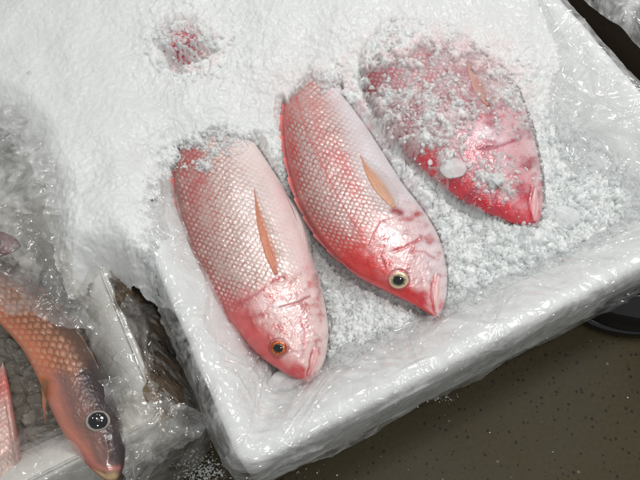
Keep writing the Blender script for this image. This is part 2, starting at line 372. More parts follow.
c0 = P(243, 470, RIM); c1 = P(640, 268, RIM); rgt = P(607, 50, RIM)
udir = (c1-c0)[:2]; udir /= np.hypot(*udir); vdir = np.array([-udir[1], udir[0]])
Lu = float((rgt-c0)[:2]@udir); back = P(300, -130, RIM); Lv = float((back-c0)[:2]@vdir)
print('main box', Lu, Lv, 'left wall px', [tuple(np.round(x, 0)) for x in [Q(np.append(c0[:2]+vdir*k, RIM)) for k in (0, .2, .4, .6)]])
box = Box(c0, udir, Lu, Lv, RIM, .034, .022)
box.build('large white foam box lined with clear film and full of crushed ice and red fish', 'foam box')
box.liner('box_liner', [(-.009, .05, 1.5), (-.009, .09, 1.2), (-.009, .15, 1.1), (-.009, .172, .7), (-.004, .1835, .6), (.004, .1870, .8), (.014, .1868, 1.0), (.026, .1805, 1.1), (.045, .1645, 1.5), (.068, .1440, 1.8), (.086, .124, 1.8), (.10, .10, 1.4), (.11, .085, 1)],
    'crinkled clear film draped over the rim of the large box of red fish', 'plastic film', M['film'], 21,
    side=lambda b_, U, Vv, Z, d, q: (np.interp(U, [-1, .014, .12, .22, b_.Lu-.22, b_.Lu-.115, b_.Lu-.014, b_.Lu+1], [-1, .014, .106, .22, b_.Lu-.25, b_.Lu-.160, b_.Lu-.014, b_.Lu+1])-.013*np.clip((-d-.003)/.008, 0, 1.3)*(U < .02)*np.clip((.186-Z)/.05, 0, 1), Vv-.001*np.clip((-d-.003)/.008, 0, 1.3)*(Vv < .02)*sstep(.2, .6, U)*np.clip((.186-Z)/.07, 0, 1), Z))

# second box at the left
d0 = P(166, 418, .15); d1 = P(113, 290, .15)
v2 = (d1-d0)[:2]; v2 /= np.hypot(*v2); u2 = np.array([v2[1], -v2[0]])
Lu2, Lv2 = .50, .62
box2 = Box(np.append(d0[:2]-u2*Lu2, 0), u2, Lu2, Lv2, .15, .022, .018)
box2.build('white foam box at the left edge holding the brown orange fish', 'foam box')
box2.liner('box_liner', [(-.042, .03, 2), (-.040, .07, 2.2), (-.026, .11, 2.2), (-.010, .14, 1), (-.002, .1535, .4), (.006, .1555, .4), (.018, .1552, .8), (.028, .150, 1.5), (.042, .138, 2.2), (.062, .118, 2.4), (.080, .095, 1.8), (.09, .08, 1)],
    'loose clear film lining the left box beside the brown orange fish', 'plastic film', M['film_clear'], 44, amp=(.0017, .004))

# third box, top right corner; its dark colour stands in for the shaded gap
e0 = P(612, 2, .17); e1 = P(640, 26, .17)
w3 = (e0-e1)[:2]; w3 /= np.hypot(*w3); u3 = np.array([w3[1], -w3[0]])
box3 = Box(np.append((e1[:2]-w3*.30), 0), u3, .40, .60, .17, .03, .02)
box3.build('third box in the top right corner, coloured dark to stand for the shaded gap', 'crate', 'shade_dark_box', 'gap_shade_brown')
box3.liner('box_liner', [(-.012, .150, 1.6), (-.008, .162, 1.0), (-.002, .1745, .6), (.006, .1765, .4), (.03, .1765, .8), (.045, .165, 1.6), (.06, .13, 1.8), (.075, .10, 1)],
    'clear film hanging over the third box in the top right corner', 'plastic film', M['film_box3'], 61, amp=(.0018, .004))

# ------------------------------------------------------------------ fish
def curve(pts, n):
    """smooth curve through points, evenly spaced"""
    p = np.asarray(pts, float); q = np.vstack([2*p[0]-p[1], p, 2*p[-1]-p[-2]]); out = []
    for i in range(len(p)-1):
        a, b_, c, d = q[i:i+4]; t = np.linspace(0, 1, 40, endpoint=False)[:, None]
        out.append(.5*((2*b_)+(c-a)*t+(2*a-5*b_+4*c-d)*t*t+(3*b_-a-3*c+d)*t**3))
    out = np.vstack(out+[p[-1:]]); s = np.r_[0, np.cumsum(np.hypot(*np.diff(out, axis=0).T))]
    u = np.linspace(0, s[-1], n); return np.stack([np.interp(u, s, out[:, 0]), np.interp(u, s, out[:, 1])], 1)

def scales(a, b, La, Lb, seed):
    """overlapping scales; a grows towards the tail. height 0..1 and distance from the free edge 0..1"""
    Rr = .62*La; best = np.full(a.shape, 1e9); loc = np.zeros(a.shape); rnd = np.zeros(a.shape)
    jb = np.floor(b/Lb).astype(np.int64)
    for dj in (-1, 0, 1, 2):
        j = jb+dj; off = np.where(j % 2 == 0, 0., .5)
        i0 = np.floor(a/La-off).astype(np.int64)
        for di in (-1, 0, 1):
            i = i0+di
            ca = (i+off)*La+(hsh(i, j, seed)-.5)*.22*La; cb = j*Lb+(hsh(i, j, seed+1)-.5)*.18*Lb
            rr = np.hypot((a-ca)*.82, (b-cb)*1.0)/Rr
            m = (rr < 1) & (ca < best)
            best = np.where(m, ca, best); loc = np.where(m, rr, loc); rnd = np.where(m, hsh(i, j, seed+2), rnd)
    return loc, rnd

FISHTOP = []          # point clouds of the upper sides, for laying ice over them
class Fish: pass
def circ(x, y, r): return [(x+r*math.cos(a*math.pi/10), y+r*math.sin(a*math.pi/10)) for a in range(21)]
def make_fish(name, label, cat, dors, vent, zc, headline, paint, relief, k=.58, La=5.7, Lb=3.5, seed=1, group=None, nt=560, nph=230, amp=.0006, scale_red=(1, .55, .5), silv=1., zcurve=None, top=True):
    D, V = curve(dors, nt), curve(vent, nt)
    # finer sampling near the snout keeps it round
    t = np.linspace(0, 1, nt)**1.08; tt = np.linspace(0, 1, nt)
    D = np.stack([np.interp(t, tt, D[:, i]) for i in (0, 1)], 1); V = np.stack([np.interp(t, tt, V[:, i]) for i in (0, 1)], 1)
    cx = (D+V)/2; hv = (D-V)/2; hw = np.hypot(hv[:, 0], hv[:, 1]); ax = np.r_[0, np.cumsum(np.hypot(*np.diff(cx, axis=0).T))]
    ph = np.r_[np.linspace(0, math.pi, nph), np.linspace(math.pi, 2*math.pi, 42)[1:-1]]
    cs, sn = np.cos(ph), np.sin(ph)
    px = cx[:, None, 0]+hv[:, None, 0]*cs; py = cx[:, None, 1]+hv[:, None, 1]*cs
    H = np.broadcast_to(cs, px.shape); upper = np.broadcast_to(sn >= -1e-9, px.shape)
    mpp = .00125
    T = np.minimum(hw, hw.max())*mpp*k*(1+.12*np.exp(-((t-.28)/.2)**2))
    prof = np.sign(sn)*np.abs(sn)**.92*(1-.10*np.clip(cs, 0, 1))           # a little thinner along the back
    zb = zc(t) if callable(zc) else zc+0*t
    Z = T[:, None]*prof
    a = np.broadcast_to(ax[:, None], px.shape); bb = cs[None]*hw[:, None]
    hd, hs = seg_dist(px, py, headline)
    # the body side of the gill line is where the tail is
    tail_side = np.sign(seg_dist(np.array([px[-60, nph//2]]), np.array([py[-60, nph//2]]), headline)[1][0])
    body = sstep(-9, 15, hs*tail_side+8*fbm(px*.06, py*.06, seed+88, 3))
    edge = sstep(1.0, .93, np.abs(H))
    loc, rnd = scales(a+1.5*fbm(a*.02, bb*.02, seed), bb+1.2*fbm(a*.03+9, bb*.03, seed+4), La, Lb, seed)
    sh = loc**1.5
    cheek = (1-body)
    loc2, rnd2 = scales(a, bb, La*.62, Lb*.62, seed+9)
    f = Fish(); f.px, f.py, f.t, f.H, f.body, f.loc, f.rnd, f.a, f.b, f.seed, f.axlen = px, py, np.broadcast_to(t[:, None], px.shape), H, body, loc, rnd, a, bb, seed, ax[-1]
    f.loc2 = loc2; f.hs = hs*tail_side
    dz = amp*(sh-.4)*body*edge*(.45+.55*sstep(-.9, -.3, H))
    dz += amp*.5*(loc2**1.5-.4)*cheek*edge*sstep(.10, .22, f.t)
    dz += .0007*fbm(a*.06, bb*.06, seed+2, 3)*edge + .00035*(1-np.abs(fbm(px*.16, py*.16, seed+3, 3))*2)*cheek*edge*sstep(.06, .2, f.t)
    for pts, wd, am, kind in relief:
        d, s = seg_dist(px, py, pts)
        if kind == 'groove': dz += -am*np.exp(-(d/wd)**2)*edge
        elif kind == 'ridge': dz += am*np.exp(-(d/wd)**2)*edge
        elif kind == 'step': dz += am*np.exp(-np.clip(s, 0, 1e9)/(wd*3))*(s > 0)*edge - .6*am*np.exp(-(np.clip(-s, 0, 1e9)/wd)**2)*(s <= 0)*edge
    Zs = zb[:, None]+Z+dz*np.clip(sn, 0, 1)[None]
    W = P(px, py, Zs)
    col, sil = paint(f)
    n2 = len(ph)
    Vv = W.reshape(-1, 3); F = grid_faces(nt, n2, True)
    base = W[nt//2, nph//2].copy(); base[2] = (zb-T)[nt//2]
    root = thing(name, base, label, cat, group)
    mesh_np('body', Vv, F, M['skin'], root, cols=col.reshape(-1, 3), attrs={'sil': sil.reshape(-1)})
    f.root = root; f.W = W; f.nph = nph
    up = W[:, :nph]; f.ux, f.uy, f.uw = px[:, :nph].ravel(), py[:, :nph].ravel(), up.reshape(-1, 3)
    if top: FISHTOP.append(f.uw)
    return f
def surf(f, x, y):
    """height of the fish's upper side at photo points"""
    x = np.asarray(x, float).ravel(); y = np.asarray(y, float).ravel(); r = np.zeros(len(x))
    for i in range(len(x)):
        j = np.argmin((f.ux-x[i])**2+(f.uy-y[i])**2); r[i] = f.uw[j, 2]
    return r
def eye(f, x, y, r, iris, rim, pup=.52, ang=0, sq=.9, bulge=.34, pup_col='pupil'):
    """a domed eye with a socket rim; the pupil a dome of its own"""
    zc = surf(f, [x], [y])[0]-.0006; c = P(x, y, zc); R_ = r*.00125
    j = np.argmin((f.ux-x)**2+(f.uy-y)**2)
    near = f.uw[(np.hypot(f.ux-x, f.uy-y) < r*1.6)]; q = near-near.mean(0); nrm = np.linalg.svd(q, full_matrices=False)[2][2]
    if nrm[2] < 0: nrm = -nrm
    nrm = nrm+(CAM-c)/np.linalg.norm(CAM-c)*.9; nrm /= np.linalg.norm(nrm)
    e1 = np.cross(nrm, [0, 1, 0.]); e1 /= np.linalg.norm(e1); e2 = np.cross(nrm, e1)
    def dome(name, rad, lift, b, colfun, mt, parent, nr=22, na=48):
        rr = np.linspace(0, 1, nr)**.8; an = np.linspace(0, 2*math.pi, na, endpoint=False); Rg, An = np.meshgrid(rr, an, indexing='ij')
        hh = rad*b*(np.sqrt(np.clip(1-Rg**2*.96, 0, 1))-.2)
        Vv = c+(e1*(Rg*np.cos(An)*rad)[..., None]+e2*(Rg*np.sin(An)*rad*sq)[..., None])+nrm*(hh+lift)[..., None]
        cl = colfun(Rg, An) if colfun else None
        return mesh_np(name, Vv.reshape(-1, 3), grid_faces(nr, na, True), mt, parent, cols=None if cl is None else cl.reshape(-1, 3), attrs={'sil': np.full(Rg.size, .6)})
    iris, rim = lin(iris), lin(rim)
    def cf(Rg, An):
        n = .72+.55*vn(An*4, Rg*3+r, 5)+.25*vn(An*1.3, Rg+r, 6)
        m = sstep(.72, .9, Rg+.06*vn(An*2, Rg, 3))[..., None]
        inner = sstep(pup, pup+.12, Rg)[..., None]
        return (iris*n[..., None]*(1-m)+rim*m)*(.35+.65*inner)
    e = dome('eye', R_, 0, bulge, cf, M['skin'], f.root)
    dome('pupil', R_*pup, R_*bulge*.8*(1-.75*pup**2)**.5-R_*bulge*.12, .28, None, M[pup_col], e)
    return e
def fin(f, name, A, B, col, lift=.0007, rays=14, n=44, m=60, curl=.002, edge_col=None, follow=True, parent=None, zfix=None, thin_side=1.):
    """a fin between two edge curves given in photo points (base to tip); rays run along it"""
    A, B = curve(A, n), curve(B, n); s = np.linspace(0, 1, m)[None, :]; t = np.linspace(0, 1, n)[:, None]
    s = s+0*t; s_ = np.clip(s+.05*vn(t*7+0*s, s*5, int(A[0, 0]))*(t > .1), -.1, 1.1)
    X = A[:, None, 0]*(1-s_)+B[:, None, 0]*s_; Y = A[:, None, 1]*(1-s_)+B[:, None, 1]*s_
    z = surf(f, X, Y).reshape(X.shape) if follow else np.full(X.shape, zfix)+0*X
    ray = np.abs(((s*rays) % 1)-.5)*2
    z = z+lift+curl*t*np.sin(s*math.pi)+.0004*ray*(1-.3*t)
    W = P(X, Y, z)
    W2 = W.copy(); W2[..., 2] -= .0007
    c1 = lin(col); c2 = lin(edge_col if edge_col is not None else col)
    mix = np.clip(t*.9+.25*fbm(X*.08, Y*.08, 8), 0, 1)[..., None]+0*X[..., None]
    cl = c1*(1-mix)+c2*mix; cl = (cl+(lin((228, 190, 182))-cl)*(sstep(.35, 1., s)*.7+0*t)[..., None])*(.88+.18*ray+0*t)[..., None]
    F1 = grid_faces(n, m); k = n*m
    rim = np.r_[np.arange(m), np.arange(1, n)*m+m-1, (n-1)*m+np.arange(m-2, -1, -1), np.arange(n-2, 0, -1)*m]
    rn = np.roll(rim, -1); Fr = np.stack([rim, rn, rn+k, rim+k], 1)
    F = np.vstack([F1[:, ::-1], F1+k, Fr[:, ::-1]*1])
    cc = np.clip(cl, 0, 1).reshape(-1, 3)
    return mesh_np(name, np.vstack([W.reshape(-1, 3), W2.reshape(-1, 3)]), F, M['fin'], parent or f.root, cols=np.vstack([cc, cc]), attrs={'sil': np.full(2*k, .15), 'thin': np.tile((thin_side*(sstep(.1, .9, s)*.8+.3*sstep(.5, 1, t)+.28)*(.8+.4*(1-ray))).clip(0, .96).ravel(), 2)})
def dorsal_fin(f, t0, t1, out, col, zoff=-.004, spines=11, name='dorsal_fin', side=0, edge_col=(235, 150, 145)):
    """folded fin: a thin spiny fringe along the back"""
    i0, i1 = int(t0*len(f.W)), int(t1*len(f.W)); idx = np.linspace(i0, i1, 160).astype(int); j = 0 if side == 0 else f.nph-1
    ex, ey = f.px[idx, j], f.py[idx, j]; cxm = f.px[idx, f.nph//2]; cym = f.py[idx, f.nph//2]
    nx, ny = ex-cxm, ey-cym; L_ = np.hypot(nx, ny); nx /= L_; ny /= L_
    u = np.linspace(0, 1, 160); saw = ((u*spines) % 1)
    ht = out*np.sin(np.clip(u, .02, 1)*math.pi*.92+.12)**.6*(.62+.38*saw)*(1+.25*vn(u*9, u*0, f.seed))
    m = 8; s = np.linspace(0, 1, m)[None]
    X = ex[:, None]-nx[:, None]*3*(1-s)+nx[:, None]*ht[:, None]*s; Y = ey[:, None]-ny[:, None]*3*(1-s)+ny[:, None]*ht[:, None]*s
    zb = f.W[idx, j, 2][:, None]
    z = zb+.0025*(1-s)+.0022*np.sin(u*spines*6.28)[:, None]*s*.4+.001
    W = P(X, Y, z); W2 = W.copy(); W2[..., 2] -= .0012; k = W[..., 0].size
    F1 = grid_faces(160, m)
    rim = np.r_[np.arange(m), np.arange(1, 160)*m+m-1, 159*m+np.arange(m-2, -1, -1), np.arange(158, 0, -1)*m]; rn = np.roll(rim, -1)
    F = np.vstack([F1, F1[:, ::-1]+k, np.stack([rim, rn, rn+k, rim+k], 1)])
    c = (lin(col)*(1-s[..., None]*.8)+lin(edge_col)*s[..., None]*.8)*(.6+.5*saw)[:, None, None]
    c = np.clip(c, 0, 1).reshape(-1, 3)
    return mesh_np(name, np.vstack([W.reshape(-1, 3), W2.reshape(-1, 3)]), F, M['skin'], f.root, cols=np.vstack([c, c]), attrs={'sil': np.full(2*k, .1)})
def tail_fin(f, spread=1.15, length=62, col=(200, 80, 80)):
    """forked tail beyond the end of the body (lies under the ice)"""
    e = len(f.W)-1; D = np.array([f.px[e, 0], f.py[e, 0]]); V = np.array([f.px[e, f.nph-1], f.py[e, f.nph-1]])
    ax = np.array([f.px[e, f.nph//2]-f.px[e-40, f.nph//2], f.py[e, f.nph//2]-f.py[e-40, f.nph//2]]); ax /= np.hypot(*ax)
    n, m = 24, 40; t = np.linspace(0, 1, n)[:, None]; s = np.linspace(-1, 1, m)[None]
    side = (D-V)/2; L_ = np.hypot(*side); sd = side/L_
    ln = length*(.55+.45*np.abs(s)); wd = L_+(length*.75*spread-L_)*t
    X = (D+V)[0]/2+ax[0]*(ln*t-6)+sd[0]*wd*s; Y = (D+V)[1]/2+ax[1]*(ln*t-6)+sd[1]*wd*s
    z = f.W[e, :, 2].mean()+.001*np.cos(s*26)+0*X
    W = P(X, Y, z); W2 = W.copy(); W2[..., 2] -= .002; k = n*m; F1 = grid_faces(n, m)
    c = np.tile(lin(col), (2*k, 1))
    return mesh_np('tail_fin', np.vstack([W.reshape(-1, 3), W2.reshape(-1, 3)]), np.vstack([F1[:, ::-1], F1+k]), M['skin'], f.root, cols=c, attrs={'sil': np.zeros(2*k)})

def mixc(a, b, w): return a+(np.asarray(b)-a)*np.clip(w, 0, 1)[..., None]
def snapper_paint(back, mid, belly, headred, cheek, blobs=(), lines=(), redness=.8, silver=1., mott=0.):
    back, mid, belly, headred, cheek = [lin(c) for c in (back, mid, belly, headred, cheek)]
    def fn(f):
        h = f.H+.10*fbm(f.a*.02, f.b*.02, f.seed+30, 3)
        col = np.zeros(f.px.shape+(3,))+mid
        col = mixc(col, back, sstep(.15, .95, h)); col = mixc(col, belly, sstep(-.05, -.8, h))
        hc = np.zeros_like(col)+cheek; hc = mixc(hc, headred, sstep(.2, .8, h+.15*fbm(f.px*.04, f.py*.04, f.seed+40, 3)))
        hc = mixc(hc, belly, sstep(-.3, -.9, h)*.7)
        n = fbm(f.px*.09, f.py*.09, f.seed+50, 4)
        hc = mixc(hc, headred, np.clip(n-.1, 0, 1)*.9)
        nearh = np.exp(-((f.hs-8)/26)**2)*f.body; col = mixc(col, headred, nearh*sstep(.35, .85, h)*.75)
        col = mixc(hc, col, f.body)
        # each scale: a silvery centre, a redder rim
        rimm = sstep(.55, .95, f.loc)*f.body*sstep(1.02, .9, np.abs(f.H))
        red = lin((160, 74, 70)); fade = sstep(-.95, .1, h)*.75+.12
        col = mixc(col, red, rimm*redness*fade*(.6+.8*f.rnd))
        cen = sstep(.62, .25, f.loc)*f.body
        col = mixc(col, lin((252, 240, 232)), cen*(.5+.4*f.rnd)*silver*sstep(1.0, .7, np.abs(h))*sstep(-.85, -.3, h))
        lost = sstep(.25, .5, fbm(f.px*.035, f.py*.035, f.seed+91, 4)); col = mixc(col, mid*.96, lost*.22*f.body)
        vein = np.exp(-(fbm(f.px*.07+.6*fbm(f.px*.2, f.py*.2, 5, 2), f.py*.07, f.seed+92, 3)/.035)**2)*np.clip(.2+1.3*fbm(f.px*.03, f.py*.03, f.seed+93, 2), 0, 1)
        col = mixc(col, lin((186, 62, 70)), vein*(.42*(1-f.body)+.16)*sstep(-.98, -.8, f.H))
        c2 = sstep(.5, .9, f.loc2)*(1-f.body)
        col = mixc(col, lin((205, 95, 95)), c2*.25*sstep(.12, .25, f.t))
        for x, y, rx, ry, ang, c, st in blobs:
            ca, sa = math.cos(R(ang)), math.sin(R(ang)); dx, dy = f.px-x, f.py-y
            q = ((dx*ca+dy*sa)/rx)**2+((-dx*sa+dy*ca)/ry)**2
            w = np.exp(-q)*(1+.9*fbm(f.px*.08, f.py*.08, f.seed+60, 4))
            col = mixc(col, lin(c), np.clip(w, 0, 1)*st*(1-.35*cen))
        for pts, wd, c, st in lines:
            d, s = seg_dist(f.px+1.2*fbm(f.px*.1, f.py*.1, 3, 2), f.py+1.2*fbm(f.px*.1+7, f.py*.1, 4, 2), pts)
            col = mixc(col, lin(c), np.exp(-(d/wd)**2)*st)
        if mott: col = mixc(col, lin((158, 60, 80)), np.clip(fbm(f.px*.05, f.py*.05, f.seed+70, 5)*1.6, 0, 1)*mott)
        sil = np.clip((cen*.9*sstep(-.9, -.2, h)+.15)*f.body+(1-f.body)*(.35+.5*n), 0, 1)*silver
        return np.clip(col, 0, 1), sil
    return fn
G = 'red snappers lying on crushed ice'

# --- first fish: the one nearest the left wall
h1 = [(196, 316), (228, 309), (250, 298), (266, 287), (284, 283), (304, 272), (330, 262)]
p1 = snapper_paint((158, 100, 92), (216, 196, 188), (240, 224, 220), (214, 102, 102), (236, 202, 198),
    blobs=[(262, 345, 32, 14, 48, (214, 84, 86), .8), (300, 374, 14, 9, 40, (205, 45, 58), .85), (280, 306, 22, 10, 20, (245, 226, 226), .75), (302, 330, 12, 18, 0, (240, 205, 206), .6),
           (190, 165, 10, 60, -8, (186, 70, 74), .6), (250, 205, 16, 60, -14, (236, 222, 222), .5), (240, 300, 20, 10, -30, (206, 70, 74), .55), (203, 175, 5, 45, -14, (190, 70, 70), .5), (292, 222, 14, 70, -18, (240, 208, 208), .7)],
    lines=[(circ(278.5, 348, 9.2), 1.6, (150, 62, 52), .6), ([(196, 316), (228, 309), (250, 298), (266, 287)], 1.6, (190, 84, 86), .5), ([(300, 318), (306, 332), (304, 346)], 1.2, (216, 120, 124), .6), ([(313, 350), (309, 362), (307, 376)], 1.2, (176, 40, 52), .8), ([(322, 352), (318, 364), (312, 374)], 1.5, (240, 196, 196), .7), ([(280, 306), (292, 304), (303, 300), (310, 296)], 1.3, (170, 50, 62), .7), ([(273, 281), (279, 278), (284, 277)], 3.2, (160, 36, 44), .9), ([(262, 318), (270, 303), (284, 296)], 1.6, (205, 105, 110), .5)])
p1l = 0
r1 = [([(313, 348), (310, 360), (308, 378)], 1.5, .0016, 'groove'), ([(319, 350), (316, 364), (312, 376)], 2.2, .0012, 'ridge'), ([(276, 310), (288, 306), (300, 302), (311, 296)], 1.6, .0012, 'groove'), (h1, 2.2, .0016, 'step'),
      ([(258, 325), (262, 310), (272, 300), (290, 296)], 2, .0007, 'ridge'), ([(278, 348), (278.1, 348.1)], 14, .0022, 'ridge'), (circ(278.5, 348, 9), 1.3, .0010, 'groove'), ([(296, 352), (297, 353)], 1.2, .0008, 'groove'), ([(262, 332), (254, 320), (250, 306)], 1.5, .0008, 'groove'), ([(300, 318), (306, 332), (304, 346)], 1.6, .0007, 'groove'), ([(286, 318), (294, 330), (292, 342)], 1.4, .0006, 'groove'), ([(288, 300), (300, 292), (312, 280)], 1.6, .0007, 'ridge'), ([(302, 338), (303, 341)], 1.4, .0008, 'groove')]
f1 = make_fish('red_snapper', 'whole pink snapper nearest the left wall, orange ringed eye, tail end under ice', 'fish',
    [(309, 382), (297, 379), (283, 372), (262, 358), (240, 335), (215, 300), (196, 265), (184, 235), (177, 205), (174, 178), (176, 150), (182, 120), (190, 92), (198, 68)],
    [(309, 382), (319, 372), (326, 355), (328, 325), (322, 290), (311, 252), (298, 217), (284, 188), (268, 163), (252, 138), (240, 112), (230, 88), (222, 62)],
    lambda t: .132+.012*t, h1, p1, r1, seed=3, group=G)
eye(f1, 278.5, 348, 8.3, (222, 120, 52), (176, 70, 44), pup=.56)
fin(f1, 'pectoral_fin', [(275, 275), (265, 254), (257, 222), (254, 188)], [(280, 273), (284, 255), (272, 224), (255, 188)], (224, 140, 112), edge_col=(238, 160, 118), curl=.0008)
fin(f1, 'pelvic_fin', [(303, 252), (300, 232), (294, 212), (288, 198)], [(311, 252), (309, 232), (301, 212), (290, 198)], (234, 200, 196), edge_col=(245, 225, 220), curl=.001, follow=False, zfix=float(surf(f1, [305], [245])[0]-.002), rays=6, m=26)
dorsal_fin(f1, .36, .92, 4.2, (196, 60, 66)); tail_fin(f1)
fin(f1, 'mouth', [(316, 347), (312.5, 360), (309, 376)], [(317, 347), (318, 360), (310, 377)], (238, 186, 186), edge_col=(224, 130, 136), rays=2, lift=.0001, curl=.0005, m=14, thin_side=0.)

# --- second fish, middle
h2 = [(325, 262), (350, 252), (368, 246), (374, 232), (381, 221), (398, 216), (412, 208), (436, 205)]
p2 = snapper_paint((160, 98, 90), (212, 192, 188), (230, 224, 228), (222, 66, 64), (232, 198, 198),
    blobs=[(365, 262, 38, 12, 38, (218, 66, 64), .85), (415, 298, 30, 9, 28, (222, 48, 54), .9), (345, 170, 9, 40, -26, (206, 70, 70), .55), (318, 130, 6, 60, -12, (206, 90, 88), .4), (395, 235, 14, 9, 30, (246, 236, 236), .8), (430, 260, 12, 26, -10, (240, 222, 224), .7),
           (290, 150, 8, 60, -6, (200, 62, 62), .7), (305, 105, 26, 14, 0, (214, 150, 146), .6), (425, 296, 6, 6, 0, (190, 24, 50), .7), (362, 235, 18, 7, 60, (214, 66, 66), .6)],
    lines=[(circ(398.5, 280, 10.6), 1.5, (168, 74, 66), .6), ([(410, 252), (424, 252), (434, 258)], 1.3, (206, 110, 116), .6), ([(434, 276), (431, 290), (433, 311)], 1.2, (200, 50, 62), .75), ([(441, 280), (438, 296), (437, 312)], 2, (246, 210, 210), .75), ([(394, 250), (404, 247), (414, 242), (418, 240)], 1.7, (196, 58, 72), .75), ([(379, 222), (375, 232), (372, 246)], 1.6, (206, 72, 78), .6), ([(393, 211), (401, 212)], 3.4, (150, 30, 38), .9),
           ([(296, 95), (306, 130), (322, 165), (342, 205), (362, 235)], 1.5, (206, 90, 90), .5)], redness=.85)
r2 = [([(434, 275), (431, 290), (434, 313)], 1.5, .0016, 'groove'), ([(440, 279), (438, 296), (437, 312)], 2.2, .0012, 'ridge'), ([(392, 252), (404, 248), (418, 240)], 1.6, .0012, 'groove'), (h2, 2.2, .0018, 'step'),
      ([(372, 250), (380, 240), (392, 233), (408, 232)], 2, .0008, 'ridge'), ([(398, 280), (398.1, 280.1)], 15, .0024, 'ridge'), (circ(398.5, 280, 10.2), 1.3, .0011, 'groove'), ([(385, 268), (380, 256), (384, 246)], 1.5, .0008, 'groove'), ([(412, 262), (420, 270), (424, 284)], 1.6, .0008, 'groove'), ([(410, 252), (424, 252), (434, 258)], 1.5, .0007, 'groove'), ([(400, 226), (414, 222), (428, 224)], 1.6, .0007, 'ridge'), ([(381, 222), (392, 228), (402, 234), (412, 237)], 1.6, .0009, 'ridge'), ([(425, 271), (427, 273)], 1.4, .0008, 'groove')]
f2 = make_fish('red_snapper', 'red backed snapper in the middle with a pale ringed eye, lying between two others', 'fish',
    [(437, 317), (428, 313), (412, 304), (385, 291), (355, 275), (326, 247), (305, 215), (292, 180), (285, 148), (283, 120), (287, 95), (294, 72), (303, 48), (312, 28)],
    [(437, 317), (443, 308), (447, 290), (446, 265), (438, 235), (421, 207), (403, 184), (385, 156), (367, 128), (350, 104), (340, 82), (337, 58), (336, 26)],
    lambda t: .140+.014*t, h2, p2, r2, seed=12, group=G)
eye(f2, 398.5, 280, 9.5, (214, 196, 150), (226, 206, 176), pup=.57)
fin(f2, 'pectoral_fin', [(393, 208), (379, 195), (368, 178), (360, 155)], [(399, 206), (398, 192), (384, 172), (361, 154)], (236, 186, 156), edge_col=(240, 172, 134), curl=.0008)
dorsal_fin(f2, .33, .93, 4.4, (206, 48, 54)); tail_fin(f2)
fin(f2, 'mouth', [(438, 275), (433.5, 290), (435, 312)], [(439, 275), (440, 292), (436.5, 312)], (242, 196, 194), edge_col=(240, 190, 190), rays=2, lift=.0001, curl=.0005, m=14, thin_side=0.)

# --- third fish, half hidden by slush
h3 = [(410, 172), (440, 150), (462, 128), (478, 112), (500, 104), (530, 98)]
p3 = snapper_paint((150, 84, 90), (196, 158, 164), (226, 206, 208), (204, 58, 70), (220, 170, 176),
    blobs=[(490, 205, 40, 9, 22, (206, 36, 54), .95), (528, 205, 12, 22, -10, (214, 58, 72), .8), (487, 136, 18, 11, 10, (238, 226, 232), .9), (470, 160, 12, 20, 20, (190, 90, 104), .5), (500, 165, 10, 10, 0, (222, 205, 210), .6), (385, 110, 14, 40, -35, (160, 60, 70), .7), (430, 110, 30, 20, 20, (205, 140, 148), .6)],
    lines=[([(531, 188), (528, 204), (532, 222)], 1.3, (190, 34, 50), .8), ([(537, 190), (536, 206), (536, 220)], 2, (240, 188, 188), .7), ([(480, 148), (494, 147), (512, 142), (520, 138)], 1.8, (160, 40, 80), .7), ([(484, 98), (490, 106)], 5, (150, 20, 40), .9)], redness=.6, mott=.6, silver=.6)
r3 = [([(531, 187), (528, 204), (533, 223)], 1.5, .0016, 'groove'), ([(537, 190), (536, 206), (536, 220)], 2.2, .0012, 'ridge'), ([(478, 148), (496, 147), (520, 138)], 1.6, .0012, 'groove'), (h3, 2.2, .0012, 'step'), ([(494, 183), (494.1, 183.1)], 11, .0012, 'ridge')]
f3 = make_fish('red_snapper', 'blood flecked snapper furthest right with slush over its body and eye', 'fish',
    [(537, 227), (524, 226), (506, 222), (485, 214), (460, 201), (435, 183), (410, 160), (388, 135), (372, 110), (362, 88), (356, 62), (355, 35), (358, 10)],
    [(537, 227), (542, 214), (543, 192), (540, 165), (533, 132), (522, 100), (506, 72), (486, 48), (464, 28), (440, 10), (415, -6), (395, -18)],
    lambda t: .150+.006*t, h3, p3, r3, seed=25, group=G)
eye(f3, 494, 183, 9, (170, 140, 130), (186, 110, 110), pup=.5)
fin(f3, 'pectoral_fin', [(487, 106), (474, 90), (468, 70), (466, 50)], [(491, 104), (491, 88), (480, 68), (467, 49)], (222, 158, 146), edge_col=(232, 196, 184), curl=.0008)
dorsal_fin(f3, .36, .9, 3.5, (176, 40, 54)); tail_fin(f3)
fin(f3, 'mouth', [(535, 187), (531, 204), (533.5, 221)], [(536, 187), (538, 204), (535, 221)], (240, 190, 190), edge_col=(236, 150, 156), rays=2, lift=.0001, curl=.0005, m=14, thin_side=0.)

